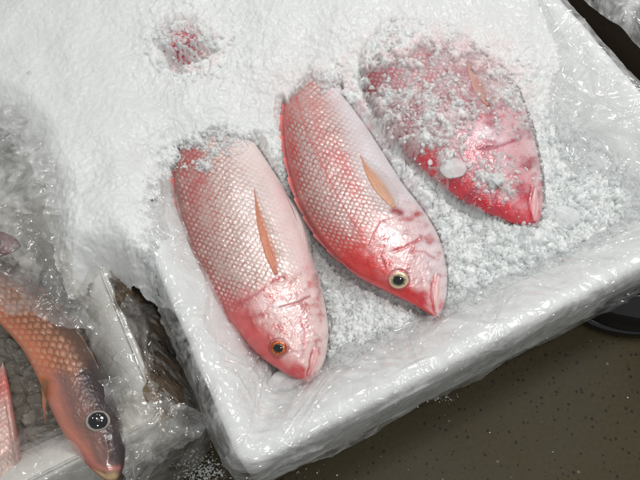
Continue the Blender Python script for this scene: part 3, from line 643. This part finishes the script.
# --- fourth fish, nearly buried
def shift(pts, dx, dy, ang, c=(240, 230), s=.66):
    ca, sa = math.cos(R(ang)), math.sin(R(ang))
    return [(c[0]+dx+s*((x-c[0])*ca-(y-c[1])*sa), c[1]+dy+s*((x-c[0])*sa+(y-c[1])*ca)) for x, y in pts]
dz4 = (-58, -186, 6)
d4 = shift([(309, 382), (297, 379), (283, 372), (262, 358), (240, 335), (215, 300), (196, 265), (184, 235), (177, 205), (174, 178), (176, 150), (182, 120), (190, 92), (198, 68)], *dz4)
v4 = shift([(309, 382), (319, 372), (326, 355), (328, 325), (322, 290), (311, 252), (298, 217), (284, 188), (268, 163), (252, 138), (240, 112), (230, 88), (222, 62)], *dz4)
p4 = snapper_paint((176, 60, 74), (206, 110, 120), (226, 180, 186), (200, 46, 62), (216, 130, 140), redness=.8, mott=.9)
f4 = make_fish('red_snapper', 'nearly buried fish showing only a small red patch through the ice heap', 'fish', d4, v4, lambda t: .173-.30*np.clip(.52-t, 0, 1)-.03*np.clip(t-.52, 0, 1), shift(h1, *dz4), p4, [], seed=33, group=G, nt=300, nph=130, top=True)
tail_fin(f4)

# --- brown fish in the left box
hb = [(28, 396), (44, 379), (58, 376), (76, 377), (90, 368), (108, 352), (130, 340)]
def brown_paint(f):
    h = f.H+.12*fbm(f.px*.03, f.py*.03, 71, 3)
    col = np.zeros(f.px.shape+(3,))+lin((172, 112, 84))
    col = mixc(col, lin((104, 78, 64)), sstep(.05, .8, h)); col = mixc(col, lin((218, 128, 92)), sstep(0, -.7, h))
    hc = np.zeros_like(col)+lin((134, 100, 92)); hc = mixc(hc, lin((62, 50, 51)), sstep(-.15, .55, h)); hc = mixc(hc, lin((206, 132, 112)), sstep(-.25, -.75, h))
    col = mixc(hc, col, f.body)
    col = mixc(col, lin((92, 58, 44)), sstep(.5, .95, f.loc)*f.body*.55*sstep(-1, -.2, h)); col = mixc(col, lin((226, 190, 160)), sstep(.6, .2, f.loc)*f.body*(.25+.4*f.rnd)*sstep(.9, .1, h))
    d, s = seg_dist(f.px, f.py, [(78, 452), (92, 463), (106, 470), (118, 468)]); col = mixc(col, lin((196, 120, 116)), np.exp(-(d/3)**2)*.7)
    d, s = seg_dist(f.px, f.py, [(98, 474), (106, 478), (114, 476)]); col = mixc(col, lin((206, 176, 130)), np.exp(-(d/5)**2)*.8)
    d, s = seg_dist(f.px, f.py, [(44, 380), (47, 392)]); col = mixc(col, lin((214, 110, 50)), np.exp(-(d/6)**2)*.8)
    sil = np.clip(.3+.4*f.body*sstep(.6, .2, f.loc), 0, 1); return np.clip(col, 0, 1), sil
fb = make_fish('brown_snapper', 'brown and orange fish with a large dark eye in the left box', 'fish',
    [(108, 482), (117, 480), (124, 466), (125, 442), (119, 412), (106, 384), (86, 346), (60, 311), (30, 282), (0, 262), (-35, 244), (-75, 228), (-110, 215)],
    [(108, 482), (98, 475), (84, 462), (66, 438), (52, 412), (41, 386), (24, 352), (0, 324), (-25, 300), (-50, 280), (-78, 262), (-100, 248), (-118, 236)],
    lambda t: .148-.02*t, hb, brown_paint, [(hb, 2.4, .0014, 'step'), ([(70, 452), (88, 466), (104, 474)], 1.6, .0014, 'groove'), ([(98, 421), (98.1, 421.1)], 13, .0018, 'ridge'), ([(60, 400), (66, 425), (80, 440)], 2.5, .0008, 'groove'), ([(106, 442), (108, 456)], 3, .0009, 'ridge')],
    La=8.2, Lb=5.2, seed=41, amp=.00055, k=.62, top=False)
eye(fb, 98, 421, 10.5, (52, 44, 42), (196, 190, 180), pup=.74, bulge=.55)
fin(fb, 'pectoral_fin', [(41, 379), (42, 395), (43, 410), (45, 424)], [(53, 378), (50, 394), (47, 410), (46, 425)], (186, 132, 92), edge_col=(206, 116, 66), lift=.004, curl=.002, rays=6)
tail_fin(fb, col=(150, 90, 70))
dorsal_fin(fb, .35, .9, 4, (92, 70, 60), edge_col=(120, 90, 76))

# --- pale fish at the very left edge
def pale_paint(f):
    n = fbm(f.px*.08, f.py*.05, 81, 4)
    col = np.zeros(f.px.shape+(3,))+lin((206, 180, 170)); col = mixc(col, lin((196, 120, 116)), np.clip(n, 0, 1)*.8)
    col = mixc(col, lin((200, 84, 74)), np.exp(-((f.py-385)/18)**2)*.8); col = mixc(col, lin((186, 96, 92)), sstep(-.75, -.97, f.H)*.7)
    col = mixc(col, lin((188, 120, 116)), sstep(.5, .95, f.loc)*.3); return np.clip(col, 0, 1), np.full(f.px.shape, .3)
fp = make_fish('pale_fish', 'pale pink fish cut off by the left edge beside the brown one', 'fish',
    [(3, 362), (-6, 380), (-20, 410), (-38, 450), (-52, 500), (-52, 560), (-40, 610)], [(3, 362), (9, 384), (14, 410), (19, 440), (24, 470), (27, 510), (20, 560), (4, 610)],
    .10, [(-80, 350), (60, 345)], pale_paint, [([(6, 400), (12, 435), (18, 470)], 1.4, .001, 'groove')], seed=51, nt=260, nph=120, top=False)
# --- dark red fish under the film
def dark_paint(f):
    n = fbm(f.px*.05, f.py*.05, 91, 4); col = mixc(np.zeros(f.px.shape+(3,))+lin((112, 52, 56)), lin((60, 34, 36)), .5+n); return np.clip(col, 0, 1), np.full(f.px.shape, .2)
fd = make_fish('dark_red_fish', 'dark red fish just peeking out under film at the left edge', 'fish',
    [(22, 246), (14, 237), (-4, 230), (-30, 226), (-60, 228), (-90, 236)], [(22, 246), (14, 252), (-4, 258), (-30, 262), (-60, 258), (-90, 250)], .168, [(40, 200), (41, 300)], dark_paint, [], seed=57, nt=200, nph=90, top=False, k=.5)

# ------------------------------------------------------------------ crushed ice of the main box
ctrl = [(230, 385, .112), (255, 375, .106), (290, 398, .120), (345, 362, .122), (400, 332, .128), (350, 320, .122), (470, 292, .130), (540, 262, .135), (590, 222, .138), (325, 298, .112), (316, 250, .116), (308, 220, .12), (470, 250, .142), (455, 225, .146), (530, 238, .142),
        (575, 190, .128), (556, 150, .120), (548, 115, .135), (522, 50, .172), (420, 60, .176), (350, 70, .170), (280, 60, .182), (268, 110, .165), (230, 125, .170), (172, 130, .172), (155, 165, .164), (176, 215, .146), (190, 275, .124), (215, 330, .112),
        (130, 90, .188), (100, 40, .198), (200, 40, .192), (300, 20, .196), (400, 10, .198), (480, 0, .192), (300, -70, .205), (450, -70, .198), (150, -70, .212), (50, -60, .218), (560, -60, .18), (600, 60, .15), (650, 150, .14), (690, 200, .14),
        (-20, 20, .205), (30, 60, .206), (60, 120, .198), (40, 170, .196), (85, 190, .197), (112, 140, .197), (122, 165, .196), (100, 115, .199), (70, 240, .192), (110, 240, .192), (-60, -60, .2), (365, 200, .14), (310, 150, .15), (440, 210, .146), (275, 170, .14), (104, 163, .195), (128, 206, .195), (146, 250, .191), (66, 95, .198), (92, 268, .172), (120, 268, .172), (74, 282, .168), (152, 196, .176), (172, 235, .160), (400, 178, .150), (432, 200, .152), (380, 150, .152)]
rb = Rbf(ctrl)
cor = [P(a, b_, .18) for a, b_ in ((-90, -140), (760, -140), (760, 420), (-90, 420))]
x0, x1 = -.55, .56; y0, y1 = -.30, .62; st = .00125
gx, gy = np.arange(x0, x1, st), np.arange(y0, y1, st); X, Y = np.meshgrid(gx, gy, indexing='ij')
Zb = rb(X, Y)
IPX, IPY = Q(np.stack([X, Y, Zb], -1).reshape(-1, 3)); IPX = IPX.reshape(X.shape); IPY = IPY.reshape(X.shape)
# how coarse the grains are: snow smooth at the back, loose grains round the fish
rough = np.clip(.05+1.0*sstep(95, 190, IPY+.25*(IPX-320)*.3)+.8*np.exp(-((IPX-440)/110)**2-((IPY-90)/50)**2)+.5*np.exp(-((IPX-185)/70)**2-((IPY-45)/45)**2), 0, 1)
rough *= 1-.85*sstep(165, 115, IPX)
wx, wy = X+.004*fbm(X*60, Y*60, 1, 2), Y+.004*fbm(X*60+5, Y*60, 2, 2)
h1_, r1_, e1_ = facets(wx*70, wy*70, 5); h2_, r2_, e2_ = facets(wx*150, wy*150, 6); h3_, r3_, e3_ = facets(wx*310, wy*310, 7)
grain = .0066*h1_+.0042*h2_+.0012*h3_
pits = -.004*sstep(.12, .0, e2_)*(r2_ > .4)-.003*sstep(.1, 0, e1_)
soft = .006*fbm(X*12, Y*12, 9, 2)+.0020*(.3+.7*rough)*fbm(X*90, Y*90, 10, 3)
Z = Zb+soft+rough*(grain+pits)+(1-rough)*(.0009*h2_+.0004*h3_+.0004*h1_)
# fish below: how far the ice covers them
top = np.full(X.shape, -1.); own = np.full(X.shape, -1)
for k_, w in enumerate(FISHTOP):
    tk = np.full(X.shape, -1.)
    i = np.clip(((w[:, 0]-x0)/st).round().astype(int), 0, X.shape[0]-1); j = np.clip(((w[:, 1]-y0)/st).round().astype(int), 0, X.shape[1]-1)
    np.maximum.at(tk, (i, j), w[:, 2])
    for _ in range(2):
        t4 = tk.copy()
        for sh_ in ((1, 0), (-1, 0), (0, 1), (0, -1)): t4 = np.maximum(t4, np.where(tk < 0, np.roll(tk, sh_, (0, 1)), -1))
        tk = t4
    own = np.where(tk > top, k_, own); top = np.maximum(top, tk)
TPX, TPY = Q(np.stack([X, Y, np.where(top > 0, top, Zb)], -1).reshape(-1, 3)); TPX = TPX.reshape(X.shape); TPY = TPY.reshape(X.shape)
n1 = fbm(TPX*.05, TPY*.05, 15, 4)
gc = .0042*h1_+.0050*h2_+.0030*h3_+.003*n1
low = np.minimum(Z, top-.006)
rim3 = (own == 2) & (top < .160); gr3 = .0034*h2_+.0024*h3_+.0030*h1_
low = np.where(rim3, np.maximum(low, .1535+gr3), low)
buried = np.zeros(X.shape)            # 0: the fish lies bare, 1: under the heap
def tail_cover(k_, line, soft_px=15, nz=20):
    d, s_ = seg_dist(TPX, TPY, line)
    return np.where(own == k_, sstep(-soft_px, soft_px, s_+nz*n1), 0)
ktf = 1
kt = tail_cover(0, [(330, 120), (262, 134), (225, 142), (190, 150), (172, 156), (120, 190)]) + tail_cover(1, [(460, 110), (350, 90), (318, 82), (296, 82), (240, 112)], 11, 13) \
    + tail_cover(2, [(640, 60), (520, 80), (480, 66), (430, 58), (395, 66), (362, 84), (300, 120)], 18, 12)
gshape = np.where(gc > 0, gc, gc*.6)
Zc = top-.0055+.013*kt+gc*.75
kk = sstep(.35, 1., kt)
Zt = np.where(kt > .02, np.maximum(low, Zc), low)
wz = sstep(0., .3, kt); Zt = np.where((Z > top-.002) & (kt > 0), np.maximum(Zt, low*(1-wz)+Z*wz), Zt)
Zt = np.where(kk > 0, np.maximum(Zt, low*(1-kk)+np.maximum(Z, top+.004+gc*.5)*kk), Zt)
# slush strewn over the third fish
m3 = np.exp(-((TPX-430)/72)**2-((TPY-118)/54)**2)
m3 = np.maximum(m3, .78*np.exp(-((TPX-492)/38)**2-((TPY-178)/26)**2)); m3 = np.maximum(m3, .9*np.exp(-((TPX-512)/22)**2-((TPY-92)/26)**2)); m3 *= 1-.85*np.exp(-((TPX-490)/20)**2-((TPY-138)/13)**2)
cl_ = fbm(TPX*.035, TPY*.035, 19, 4)
Z3 = top-.0056+.0088*np.clip(m3*1.35+.7*cl_*(m3 > .1), 0, 1.1)+gc*.85
Zt = np.where(own == 2, np.maximum(Zt, np.where(m3 > .05, Z3, -1)), Zt)
Z = np.where((top > 0) & (own < 3), Zt, Z)
# patch of the buried fish
q4 = np.exp(-(((IPX-186)/23)**2+((IPY-46)/20)**2))
Z = np.where(own == 3, np.maximum(Z, top+.002+gc*.5), Z)
Zp = top+.0003+.5*gc+.0035*fbm(X*160, Y*160, 44, 2)+.010*(1-np.clip(q4*1.35, 0, 1))
Z = np.where((own == 3) & (q4 > .12), Z+(Zp-Z)*sstep(.12, .4, q4), Z)
bare = (top > 0) & (Z < top-.004) & (kt < .01) & (own != 2)
E3 = np.where(rim3, .1535, -9.)
for _ in range(14):
    for sh_ in ((1, 0), (-1, 0), (0, 1), (0, -1)): E3 = np.maximum(E3, np.roll(E3, sh_, (0, 1))-.55*st)
Z = np.where((top < 0) & (IPX > 345), np.maximum(Z, E3+gr3*1.3), Z)
Lm = np.where(bare, Z, 9.)
for _ in range(8):
    for sh_ in ((1, 0), (-1, 0), (0, 1), (0, -1)): Lm = np.minimum(Lm, np.roll(Lm, sh_, (0, 1))+1.3*st)
Z = np.where((top < 0), np.minimum(Z, Lm+.004*h2_+.003*h3_+.0025), Z)
cov = np.where(top > 0, Z-top, 0)
thin = np.where(top > 0, np.where(own == 3, .3, np.where(own == 2, .62, .5))*sstep(.0085, .0005, Z-top), 0)
clear = (top < 0)*sstep(.55, .75, r2_)*np.clip(rough*1.3, 0, 1)*np.clip(.6+1.2*fbm(X*30, Y*30, 55, 3), 0, 1)
# where the ice lies: inside the box, and the heap spilled over its left wall
bu, bv = box.loc(X, Y)
inside = (bu > .018) & (bv > .018) & (bu < Lu-.018) & (bv < Lv-.018)
spill = [(-150, -140), (330, -140), (180, 60), (190, 250), (178, 302), (152, 298), (136, 284), (120, 279), (104, 271), (88, 270), (80, 283), (70, 291), (60, 287), (52, 268), (46, 246), (42, 222), (34, 205), (40, 188), (30, 170), (22, 140), (8, 120), (-20, 108), (-150, 90)]
isp = in_poly(IPX+5*fbm(X*40, Y*40, 31, 3), IPY+5*fbm(X*40+9, Y*40, 32, 3), spill)
dsp, _ = seg_dist(IPX, IPY, spill[4:]); sd = np.where(isp, dsp, -dsp)
out_box = ~inside
lump = np.clip(1-sd/38., 0, 1)
Z = np.where(out_box, Z-.032*lump**1.5, Z)
# the heap bridges the wall
keep = inside | (sd > -.5)
jump = np.maximum.reduce([Z[:-1, :-1], Z[1:, :-1], Z[1:, 1:], Z[:-1, 1:]])-np.minimum.reduce([Z[:-1, :-1], Z[1:, :-1], Z[1:, 1:], Z[:-1, 1:]])
kf = keep[:-1, :-1] & keep[1:, :-1] & keep[1:, 1:] & keep[:-1, 1:] & ((jump < .010) | (bu[1:, 1:] > .035))
# leave out what lies far outside the frame
V = np.stack([X, Y, Z], -1).reshape(-1, 3)
m_ = X.shape[1]; ii, jj = np.nonzero(kf); a = ii*m_+jj; F = np.stack([a, a+m_, a+m_+1, a+1], 1)
used = np.unique(F); remap = np.full(len(V), -1); remap[used] = np.arange(len(used))
# pink melt water stains the slush round the fish
stain = .75*np.exp(-((IPX-430)/85)**2-((IPY-105)/60)**2)*np.clip(.5+1.5*fbm(X*45, Y*45, 77, 4), 0, 1)+.7*np.exp(-((IPX-190)/26)**2-((IPY-48)/24)**2)*np.clip(.3+1.8*fbm(X*70, Y*70, 78, 4), 0, 1)
stain += .35*np.exp(-((IPX-470)/40)**2-((IPY-70)/30)**2)+.16*np.exp(-((IPX-300)/40)**2-((IPY-90)/26)**2)
icol = (.70+.11*rough)[..., None]*np.array([1, 1.025, 1.015]); icol = mixc(icol, np.array([.58, .60, .595]), clear*.8); icol = mixc(icol, lin((214, 150, 154)), stain*.75)
ice = mesh_np('crushed_ice', V[used], remap[F], M['ice'], cols=icol.reshape(-1, 3)[used], attrs={'thin': thin.reshape(-1)[used]}); fz = (IPX.reshape(-1)[used][remap[F]].mean(1), IPY.reshape(-1)[used][remap[F]].mean(1)); rf = rough.reshape(-1)[used][remap[F]].mean(1)
ice.data.polygons.foreach_set('use_smooth', rf < .40+.75*rng.random(len(rf)))
tag(ice, 'white crushed ice heaped over the fish tails and the left wall', 'ice', kind='stuff')

# loose grains: faceted shards
gr = (1+5**.5)/2
ICO = np.array([[-1, gr, 0], [1, gr, 0], [-1, -gr, 0], [1, -gr, 0], [0, -1, gr], [0, 1, gr], [0, -1, -gr], [0, 1, -gr], [gr, 0, -1], [gr, 0, 1], [-gr, 0, -1], [-gr, 0, 1]])/1.9
SF = np.array([[0, 11, 5], [0, 5, 1], [0, 1, 7], [0, 7, 10], [0, 10, 11], [1, 5, 9], [5, 11, 4], [11, 10, 2], [10, 7, 6], [7, 1, 8], [3, 9, 4], [3, 4, 2], [3, 2, 6], [3, 6, 8], [3, 8, 9], [4, 9, 5], [2, 4, 11], [6, 2, 10], [8, 6, 7], [9, 8, 1]])
def shard(size, r):
    p = ICO*(.72+.5*r.random((12, 1)))
    p *= np.array([1, .55+.5*r.random(), .45+.45*r.random()])*size
    q = r.normal(size=4); q /= np.linalg.norm(q); w, x, y, z = q
    M_ = np.array([[1-2*(y*y+z*z), 2*(x*y-z*w), 2*(x*z+y*w)], [2*(x*y+z*w), 1-2*(x*x+z*z), 2*(y*z-x*w)], [2*(x*z-y*w), 2*(y*z+x*w), 1-2*(x*x+y*y)]])
    return p@M_.T
def shards(name, pts, sizes, mt, label, seed):
    r = np.random.default_rng(seed); Vs = []; Fs = []
    for i, (p, s) in enumerate(zip(pts, sizes)): Vs.append(shard(s, r)+p); Fs.append(SF+12*i)
    o = mesh_np(name, np.vstack(Vs), np.vstack(Fs), mt, smooth=False); return tag(o, label, 'ice', kind='stuff')
surfz = np.maximum(Z, np.where(top > 0, top, -1))
ok = inside & (IPX > 120) & (IPX < 660) & (IPY > 30) & (rough > .3) & (bu > .06) & (bv > .06) & (bu < Lu-.07)
den = np.where(top > 0, np.where((own < 2) & (own >= 0) & (kt > .03) & (kt < .95), 2.2, np.where((own == 2) & (m3 > .05), 1.0*m3, np.where(cov > -.0055, .8, 0))), 1.)*ok*np.where(own >= 0, 1, rough**1.5)
idx = np.flatnonzero(rng.random(X.size) < den.ravel()*.06); idx = rng.permutation(idx)[:13000]
pts = np.stack([X.ravel()[idx], Y.ravel()[idx], surfz.ravel()[idx]+.0004], 1); sz = .0009+.0038*rng.random(len(idx))**3.0
shards('ice_grains', pts, sz, M['crystal'], 'loose clear ice grains strewn on the crushed ice round the snappers', 5)
chip = np.flatnonzero((rng.random(X.size) < (ok*(top < 0)*(rough > .6)).ravel()*.012)); chip = rng.permutation(chip)[:2600]
shards('ice_chips', np.stack([X.ravel()[chip], Y.ravel()[chip], surfz.ravel()[chip]+.0006], 1), .0028+.0042*rng.random(len(chip))**2, M['glass_chip'], 'glassy clear ice chips lying between the snappers', 15)
print('ice verts', len(used), 'grains', len(idx))

# a few bigger lumps one can count
import bmesh
def lump_ice(x, y, r, z, label, seed, sq=(1, .9, .6), mt='crystal', group=None):
    bm = bmesh.new(); bmesh.ops.create_icosphere(bm, subdivisions=4, radius=1); v = np.array([q.co[:] for q in bm.verts])
    rr = np.random.default_rng(seed); planes = rr.normal(size=(9, 3)); planes /= np.linalg.norm(planes, axis=1, keepdims=True); dd = .55+.3*rr.random(9)
    s = np.min(np.where(v@planes.T > .05, dd/np.maximum(v@planes.T, .05), 9), axis=1); v = v*np.minimum(s, 1.05)[:, None]
    v *= 1+.05*fbm(v[:, 0]*3+v[:, 2], v[:, 1]*3-v[:, 2], seed, 3)[:, None]
    c = P(x, y, z); v = v*np.array(sq)*r*.00125+c
    for q, co in zip(bm.verts, v): q.co = co
    me = bpy.data.meshes.new('ice_chunk'); bm.to_mesh(me); bm.free(); me.materials.append(M[mt])
    me.polygons.foreach_set('use_smooth', np.full(len(me.polygons), True))
    o = bpy.data.objects.new('ice_chunk', me); C.objects.link(o); return tag(o, label, 'ice chunk', group)
LG = 'larger ice chunks among the snappers'
M['chunk'], nt, b = ice_mat('cloudy_ice', (.9, .92, .92), 0, .22, .5); see_through(M['chunk'], .45)
lump_ice(453, 166, 14, surf(f3, [453], [166])[0]+.001, 'big cloudy ice chunk resting on the slushy right hand snapper', 2, (1, 1.05, .5), 'chunk', LG)
lump_ice(497, 180, 8.5, surf(f3, [497], [180])[0]+.002, 'small ice chunk lying over the eye of the right hand snapper', 3, (1, .9, .6), 'chunk', LG)
lump_ice(283, 383, 15, .121, 'ice chunk under the snout of the left snapper', 4, (1.2, .8, .7), 'chunk', LG)
lump_ice(557, 217, 20, .138, 'long clear ice slab beside the mouth of the right hand snapper', 5, (1.2, .75, .5), 'chunk', LG)

# ------------------------------------------------------------------ contents of the left box
gx2 = np.arange(-.62, -.19, .0018); gy2 = np.arange(-.36, .34, .0018); X2, Y2 = np.meshgrid(gx2, gy2, indexing='ij')
hA, rA, eA = facets(X2*48+fbm(X2*30, Y2*30, 3, 2)*.3, Y2*48, 61); hB, rB, eB = facets(X2*120, Y2*120, 62)
Z2 = .086+.010*hA+.004*hB-.006*sstep(.15, 0, eA)
u_, v_ = box2.loc(X2, Y2); k2 = (u_ > .012) & (u_ < Lu2-.012) & (v_ > .012) & (v_ < Lv2-.012)
kf = k2[:-1, :-1] & k2[1:, :-1] & k2[1:, 1:] & k2[:-1, 1:]; m_ = X2.shape[1]; ii, jj = np.nonzero(kf); a = ii*m_+jj; F = np.stack([a, a+m_, a+m_+1, a+1], 1)
V = np.stack([X2, Y2, Z2], -1).reshape(-1, 3); used = np.unique(F); rm = np.full(len(V), -1); rm[used] = np.arange(len(used))
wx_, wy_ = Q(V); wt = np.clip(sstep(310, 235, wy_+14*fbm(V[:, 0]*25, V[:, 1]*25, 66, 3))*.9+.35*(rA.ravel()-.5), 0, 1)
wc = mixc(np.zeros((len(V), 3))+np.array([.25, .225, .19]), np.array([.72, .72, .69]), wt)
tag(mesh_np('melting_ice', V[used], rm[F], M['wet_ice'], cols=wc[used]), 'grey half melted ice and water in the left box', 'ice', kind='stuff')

def sheet(name, quad, ctrl, n, m, amp, seed, mt, f0=16):
    """a loose film given by four photo corners and heights over it"""
    (ax, ay), (bx, by), (cx_, cy_), (dx, dy) = quad; s = np.linspace(0, 1, n)[:, None]; t = np.linspace(0, 1, m)[None]
    jx = 8*fbm(s*4+0*t, t*4+0*s, seed, 3)*((s < .03)|(s > .97)|(t < .03)|(t > .97)); 
    X = (ax*(1-t)+bx*t)*(1-s)+(dx*(1-t)+cx_*t)*s+12*fbm(s*3+0*t, t*3+0*s, seed+1, 3); Y = (ay*(1-t)+by*t)*(1-s)+(dy*(1-t)+cy_*t)*s+12*fbm(s*3+4+0*t, t*3+0*s, seed+2, 3)
    W0 = P(X, Y, .17); z = Rbf(ctrl)(W0[..., 0], W0[..., 1]); z = z+amp*crumple(W0[..., 0], W0[..., 1], seed, f0, 9)+amp*2*fbm(W0[..., 0]*20, W0[..., 1]*20, seed+6, 3)
    W = P(X, Y, z); return mesh_np(name, W.reshape(-1, 3), grid_faces(n, m), mt)
o = sheet('plastic_bag', [(-60, 195), (48, 205), (100, 335), (-60, 290)], [(-60, 195, .185), (40, 205, .19), (-60, 290, .178), (0, 270, .185), (40, 290, .19), (80, 320, .178), (100, 335, .17), (60, 260, .185), (20, 240, .19)], 150, 150, .005, 71, M['film_clear'])
tag(o, 'crumpled clear bag lying over the back of the brown orange fish', 'plastic bag')
o = sheet('plastic_bag', [(-70, -30), (30, -20), (62, 215), (-70, 200)], [(-60, -30, .18), (20, 0, .180), (0, 100, .186), (30, 150, .196), (20, 200, .20), (-60, 200, .19), (50, 215, .198), (-20, 60, .184)], 260, 180, .008, 83, M['film_bag'], 13)
tag(o, 'crumpled clear bag at the upper left edge beside the ice heap', 'plastic bag')
o = sheet('loose_film', [(98, 380), (168, 398), (214, 418), (120, 500)], [(98, 385, .160), (168, 398, .158), (214, 418, .120), (120, 500, .13), (150, 440, .150), (180, 430, .135), (110, 470, .155), (100, 430, .160)], 130, 130, .0055, 97, M['film_clear'], 20)
tag(o, 'gathered corner of clear bag poking into the gap below the left box', 'plastic bag')

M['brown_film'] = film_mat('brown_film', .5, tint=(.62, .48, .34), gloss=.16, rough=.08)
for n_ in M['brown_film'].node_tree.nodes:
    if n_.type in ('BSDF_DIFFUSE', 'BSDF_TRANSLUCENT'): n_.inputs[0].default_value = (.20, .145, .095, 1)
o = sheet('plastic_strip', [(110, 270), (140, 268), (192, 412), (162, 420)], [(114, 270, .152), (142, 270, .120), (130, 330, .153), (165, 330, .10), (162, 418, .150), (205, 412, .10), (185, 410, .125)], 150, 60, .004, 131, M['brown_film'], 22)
tag(o, 'crumpled brown film hanging in the gap between the two white foam boxes', 'plastic film')

# ------------------------------------------------------------------ boot, by the right end of the box
def boot(label):
    bx = P(577, 318, .02); r = thing('rubber_boot', (bx[0]+.12, bx[1]+.01, 0), label, 'boot'); ox, oy = bx[0], bx[1]
    L_ = .29; n, m = 60, 40; t = np.linspace(0, 1, n)[:, None]; ph = np.linspace(0, 2*math.pi, m, endpoint=False)[None]
    # foot: toe at t = 0, pointing to -x; a last-like sole outline and upper
    wd = .052*np.sqrt(np.clip(1-(1-np.clip(t/.32, 0, 1))**2, 0, 1))*(1-.22*np.exp(-((t-.62)/.16)**2))*np.sqrt(np.clip(1-(np.clip((t-.9)/.1, 0, 1))**2*.92, 0, 1))
    hg = (.055*np.sqrt(np.clip(1-(1-np.clip(t/.22, 0, 1))**2, .0, 1))+.06*sstep(.3, .75, t))*np.sqrt(np.clip(1-(np.clip((t-.93)/.07, 0, 1))**2*.9, 0, 1))
    c, s = np.cos(ph), np.sin(ph)
    x = ox+t*L_+0*c; y = oy+.03+np.sign(c)*np.abs(c)**.8*wd; z = .018+np.where(s > 0, s**.8*hg, s*.004)
    mesh_np('foot', np.stack([x, y+0*t, z+0*x], -1).reshape(-1, 3), grid_faces(n, m, True), M['rubber'], r)
    k = 14; zz = np.array([.0, .003, .016, .021])[None, :, None]; q = np.array([.96, 1.05, 1.06, .98])[None, :, None]
    # sole: a slab following the outline
    tt = np.linspace(0, 1, 80); w1 = np.interp(tt, t[:, 0], wd[:, 0]); out = np.r_[np.stack([tt*L_, w1], 1), np.stack([tt*L_, -w1], 1)[::-1]]
    cen = np.array([L_/2, 0]); Vs = np.concatenate([np.concatenate([cen+(out-cen)*f_*np.array([1.0, 1]), np.full((160, 1), h)], 1) for f_, h in ((.0, 0), (.96, 0), (1.05, .003), (1.06, .016), (.98, .021), (.0, .021))])
    Vs[:, 0] += ox; Vs[:, 1] += oy+.03
    mesh_np('sole', Vs, grid_faces(6, 160, True), M['rubber'], r)
    n, m = 40, 40; t = np.linspace(0, 1, n)[:, None]; ph = np.linspace(0, 2*math.pi, m, endpoint=False)[None]
    rx = .062-.008*np.sin(t*3.1)+.012*t; x = ox+L_*.70+rx*np.cos(ph); y = oy+.03+(rx*.82)*np.sin(ph)+0*t; z = .07+.28*t+0*ph
    mesh_np('shaft', np.stack([x+0*z, y+0*z, z], -1).reshape(-1, 3), grid_faces(n, m, True), M['rubber'], r)
    return r
boot('shiny black rubber boot standing on the floor by the right end of the large box')

# spilled grains on the floor
def floor_pts(n, x, y, sx, sy): return [(rng.normal(x, sx), rng.normal(y, sy)) for _ in range(n)]
fp_ = floor_pts(420, 203, 472, 13, 9)+floor_pts(60, 440, 396, 10, 5)+floor_pts(22, 300, 470, 60, 8)+floor_pts(9, 520, 440, 90, 40)+floor_pts(26, 610, 50, 20, 30)
pts = np.array([P(a, b_, .0015) for a, b_ in fp_]); shards('spilled_ice', pts, .0006+.0016*rng.random(len(pts))**2, M['crystal'], 'tiny ice crumbs spilled on the dark floor', 9)

# ------------------------------------------------------------------ light
w = bpy.data.worlds.new('World'); bpy.context.scene.world = w; w.use_nodes = True
bg = w.node_tree.nodes['Background']; bg.inputs[0].default_value = (.98, .99, 1, 1); bg.inputs[1].default_value = .34
def lamp(x, y, z, size, power, col=(1, .985, .965), aim=(0, .05, .15)):
    l = bpy.data.lights.new('market_or_fill_lamp', 'AREA'); l.shape = 'DISK'; l.size = size; l.energy = power; l.color = col
    o = bpy.data.objects.new('market_or_fill_lamp', l); C.objects.link(o); o.location = (x, y, z)
    o.rotation_euler = (Vector(aim)-Vector((x, y, z))).to_track_quat('-Z', 'Y').to_euler(); return o
lamp(.62, .42, 1.65, .42, 9.6, (1, .985, .965))
lamp(-.55, .35, 1.9, .12, 2.2)
lamp(.75, -.05, 1.9, .12, 2.4)
lamp(.08, .30, 2.1, .11, 3.2)
lamp(-.1, 1.2, 1.8, .12, 1.8)
lamp(.30, .95, 1.6, .10, 1.5)
lamp(.25, -.95, 1.75, .14, 5.6, (1, .985, .965), (0, -.1, .1))  # added front fill to brighten the box's outer face and floor, no known source
vs = bpy.context.scene.view_settings; vs.view_transform = 'Standard'; vs.look = 'None'; vs.exposure = 0.0; vs.gamma = 1
cy = bpy.context.scene.cycles
bpy.context.scene.render.engine = 'CYCLES'; cy.transparent_max_bounces = 10; cy.max_bounces = 8; cy.caustics_reflective = False; cy.caustics_refractive = False
cy.use_denoising = True
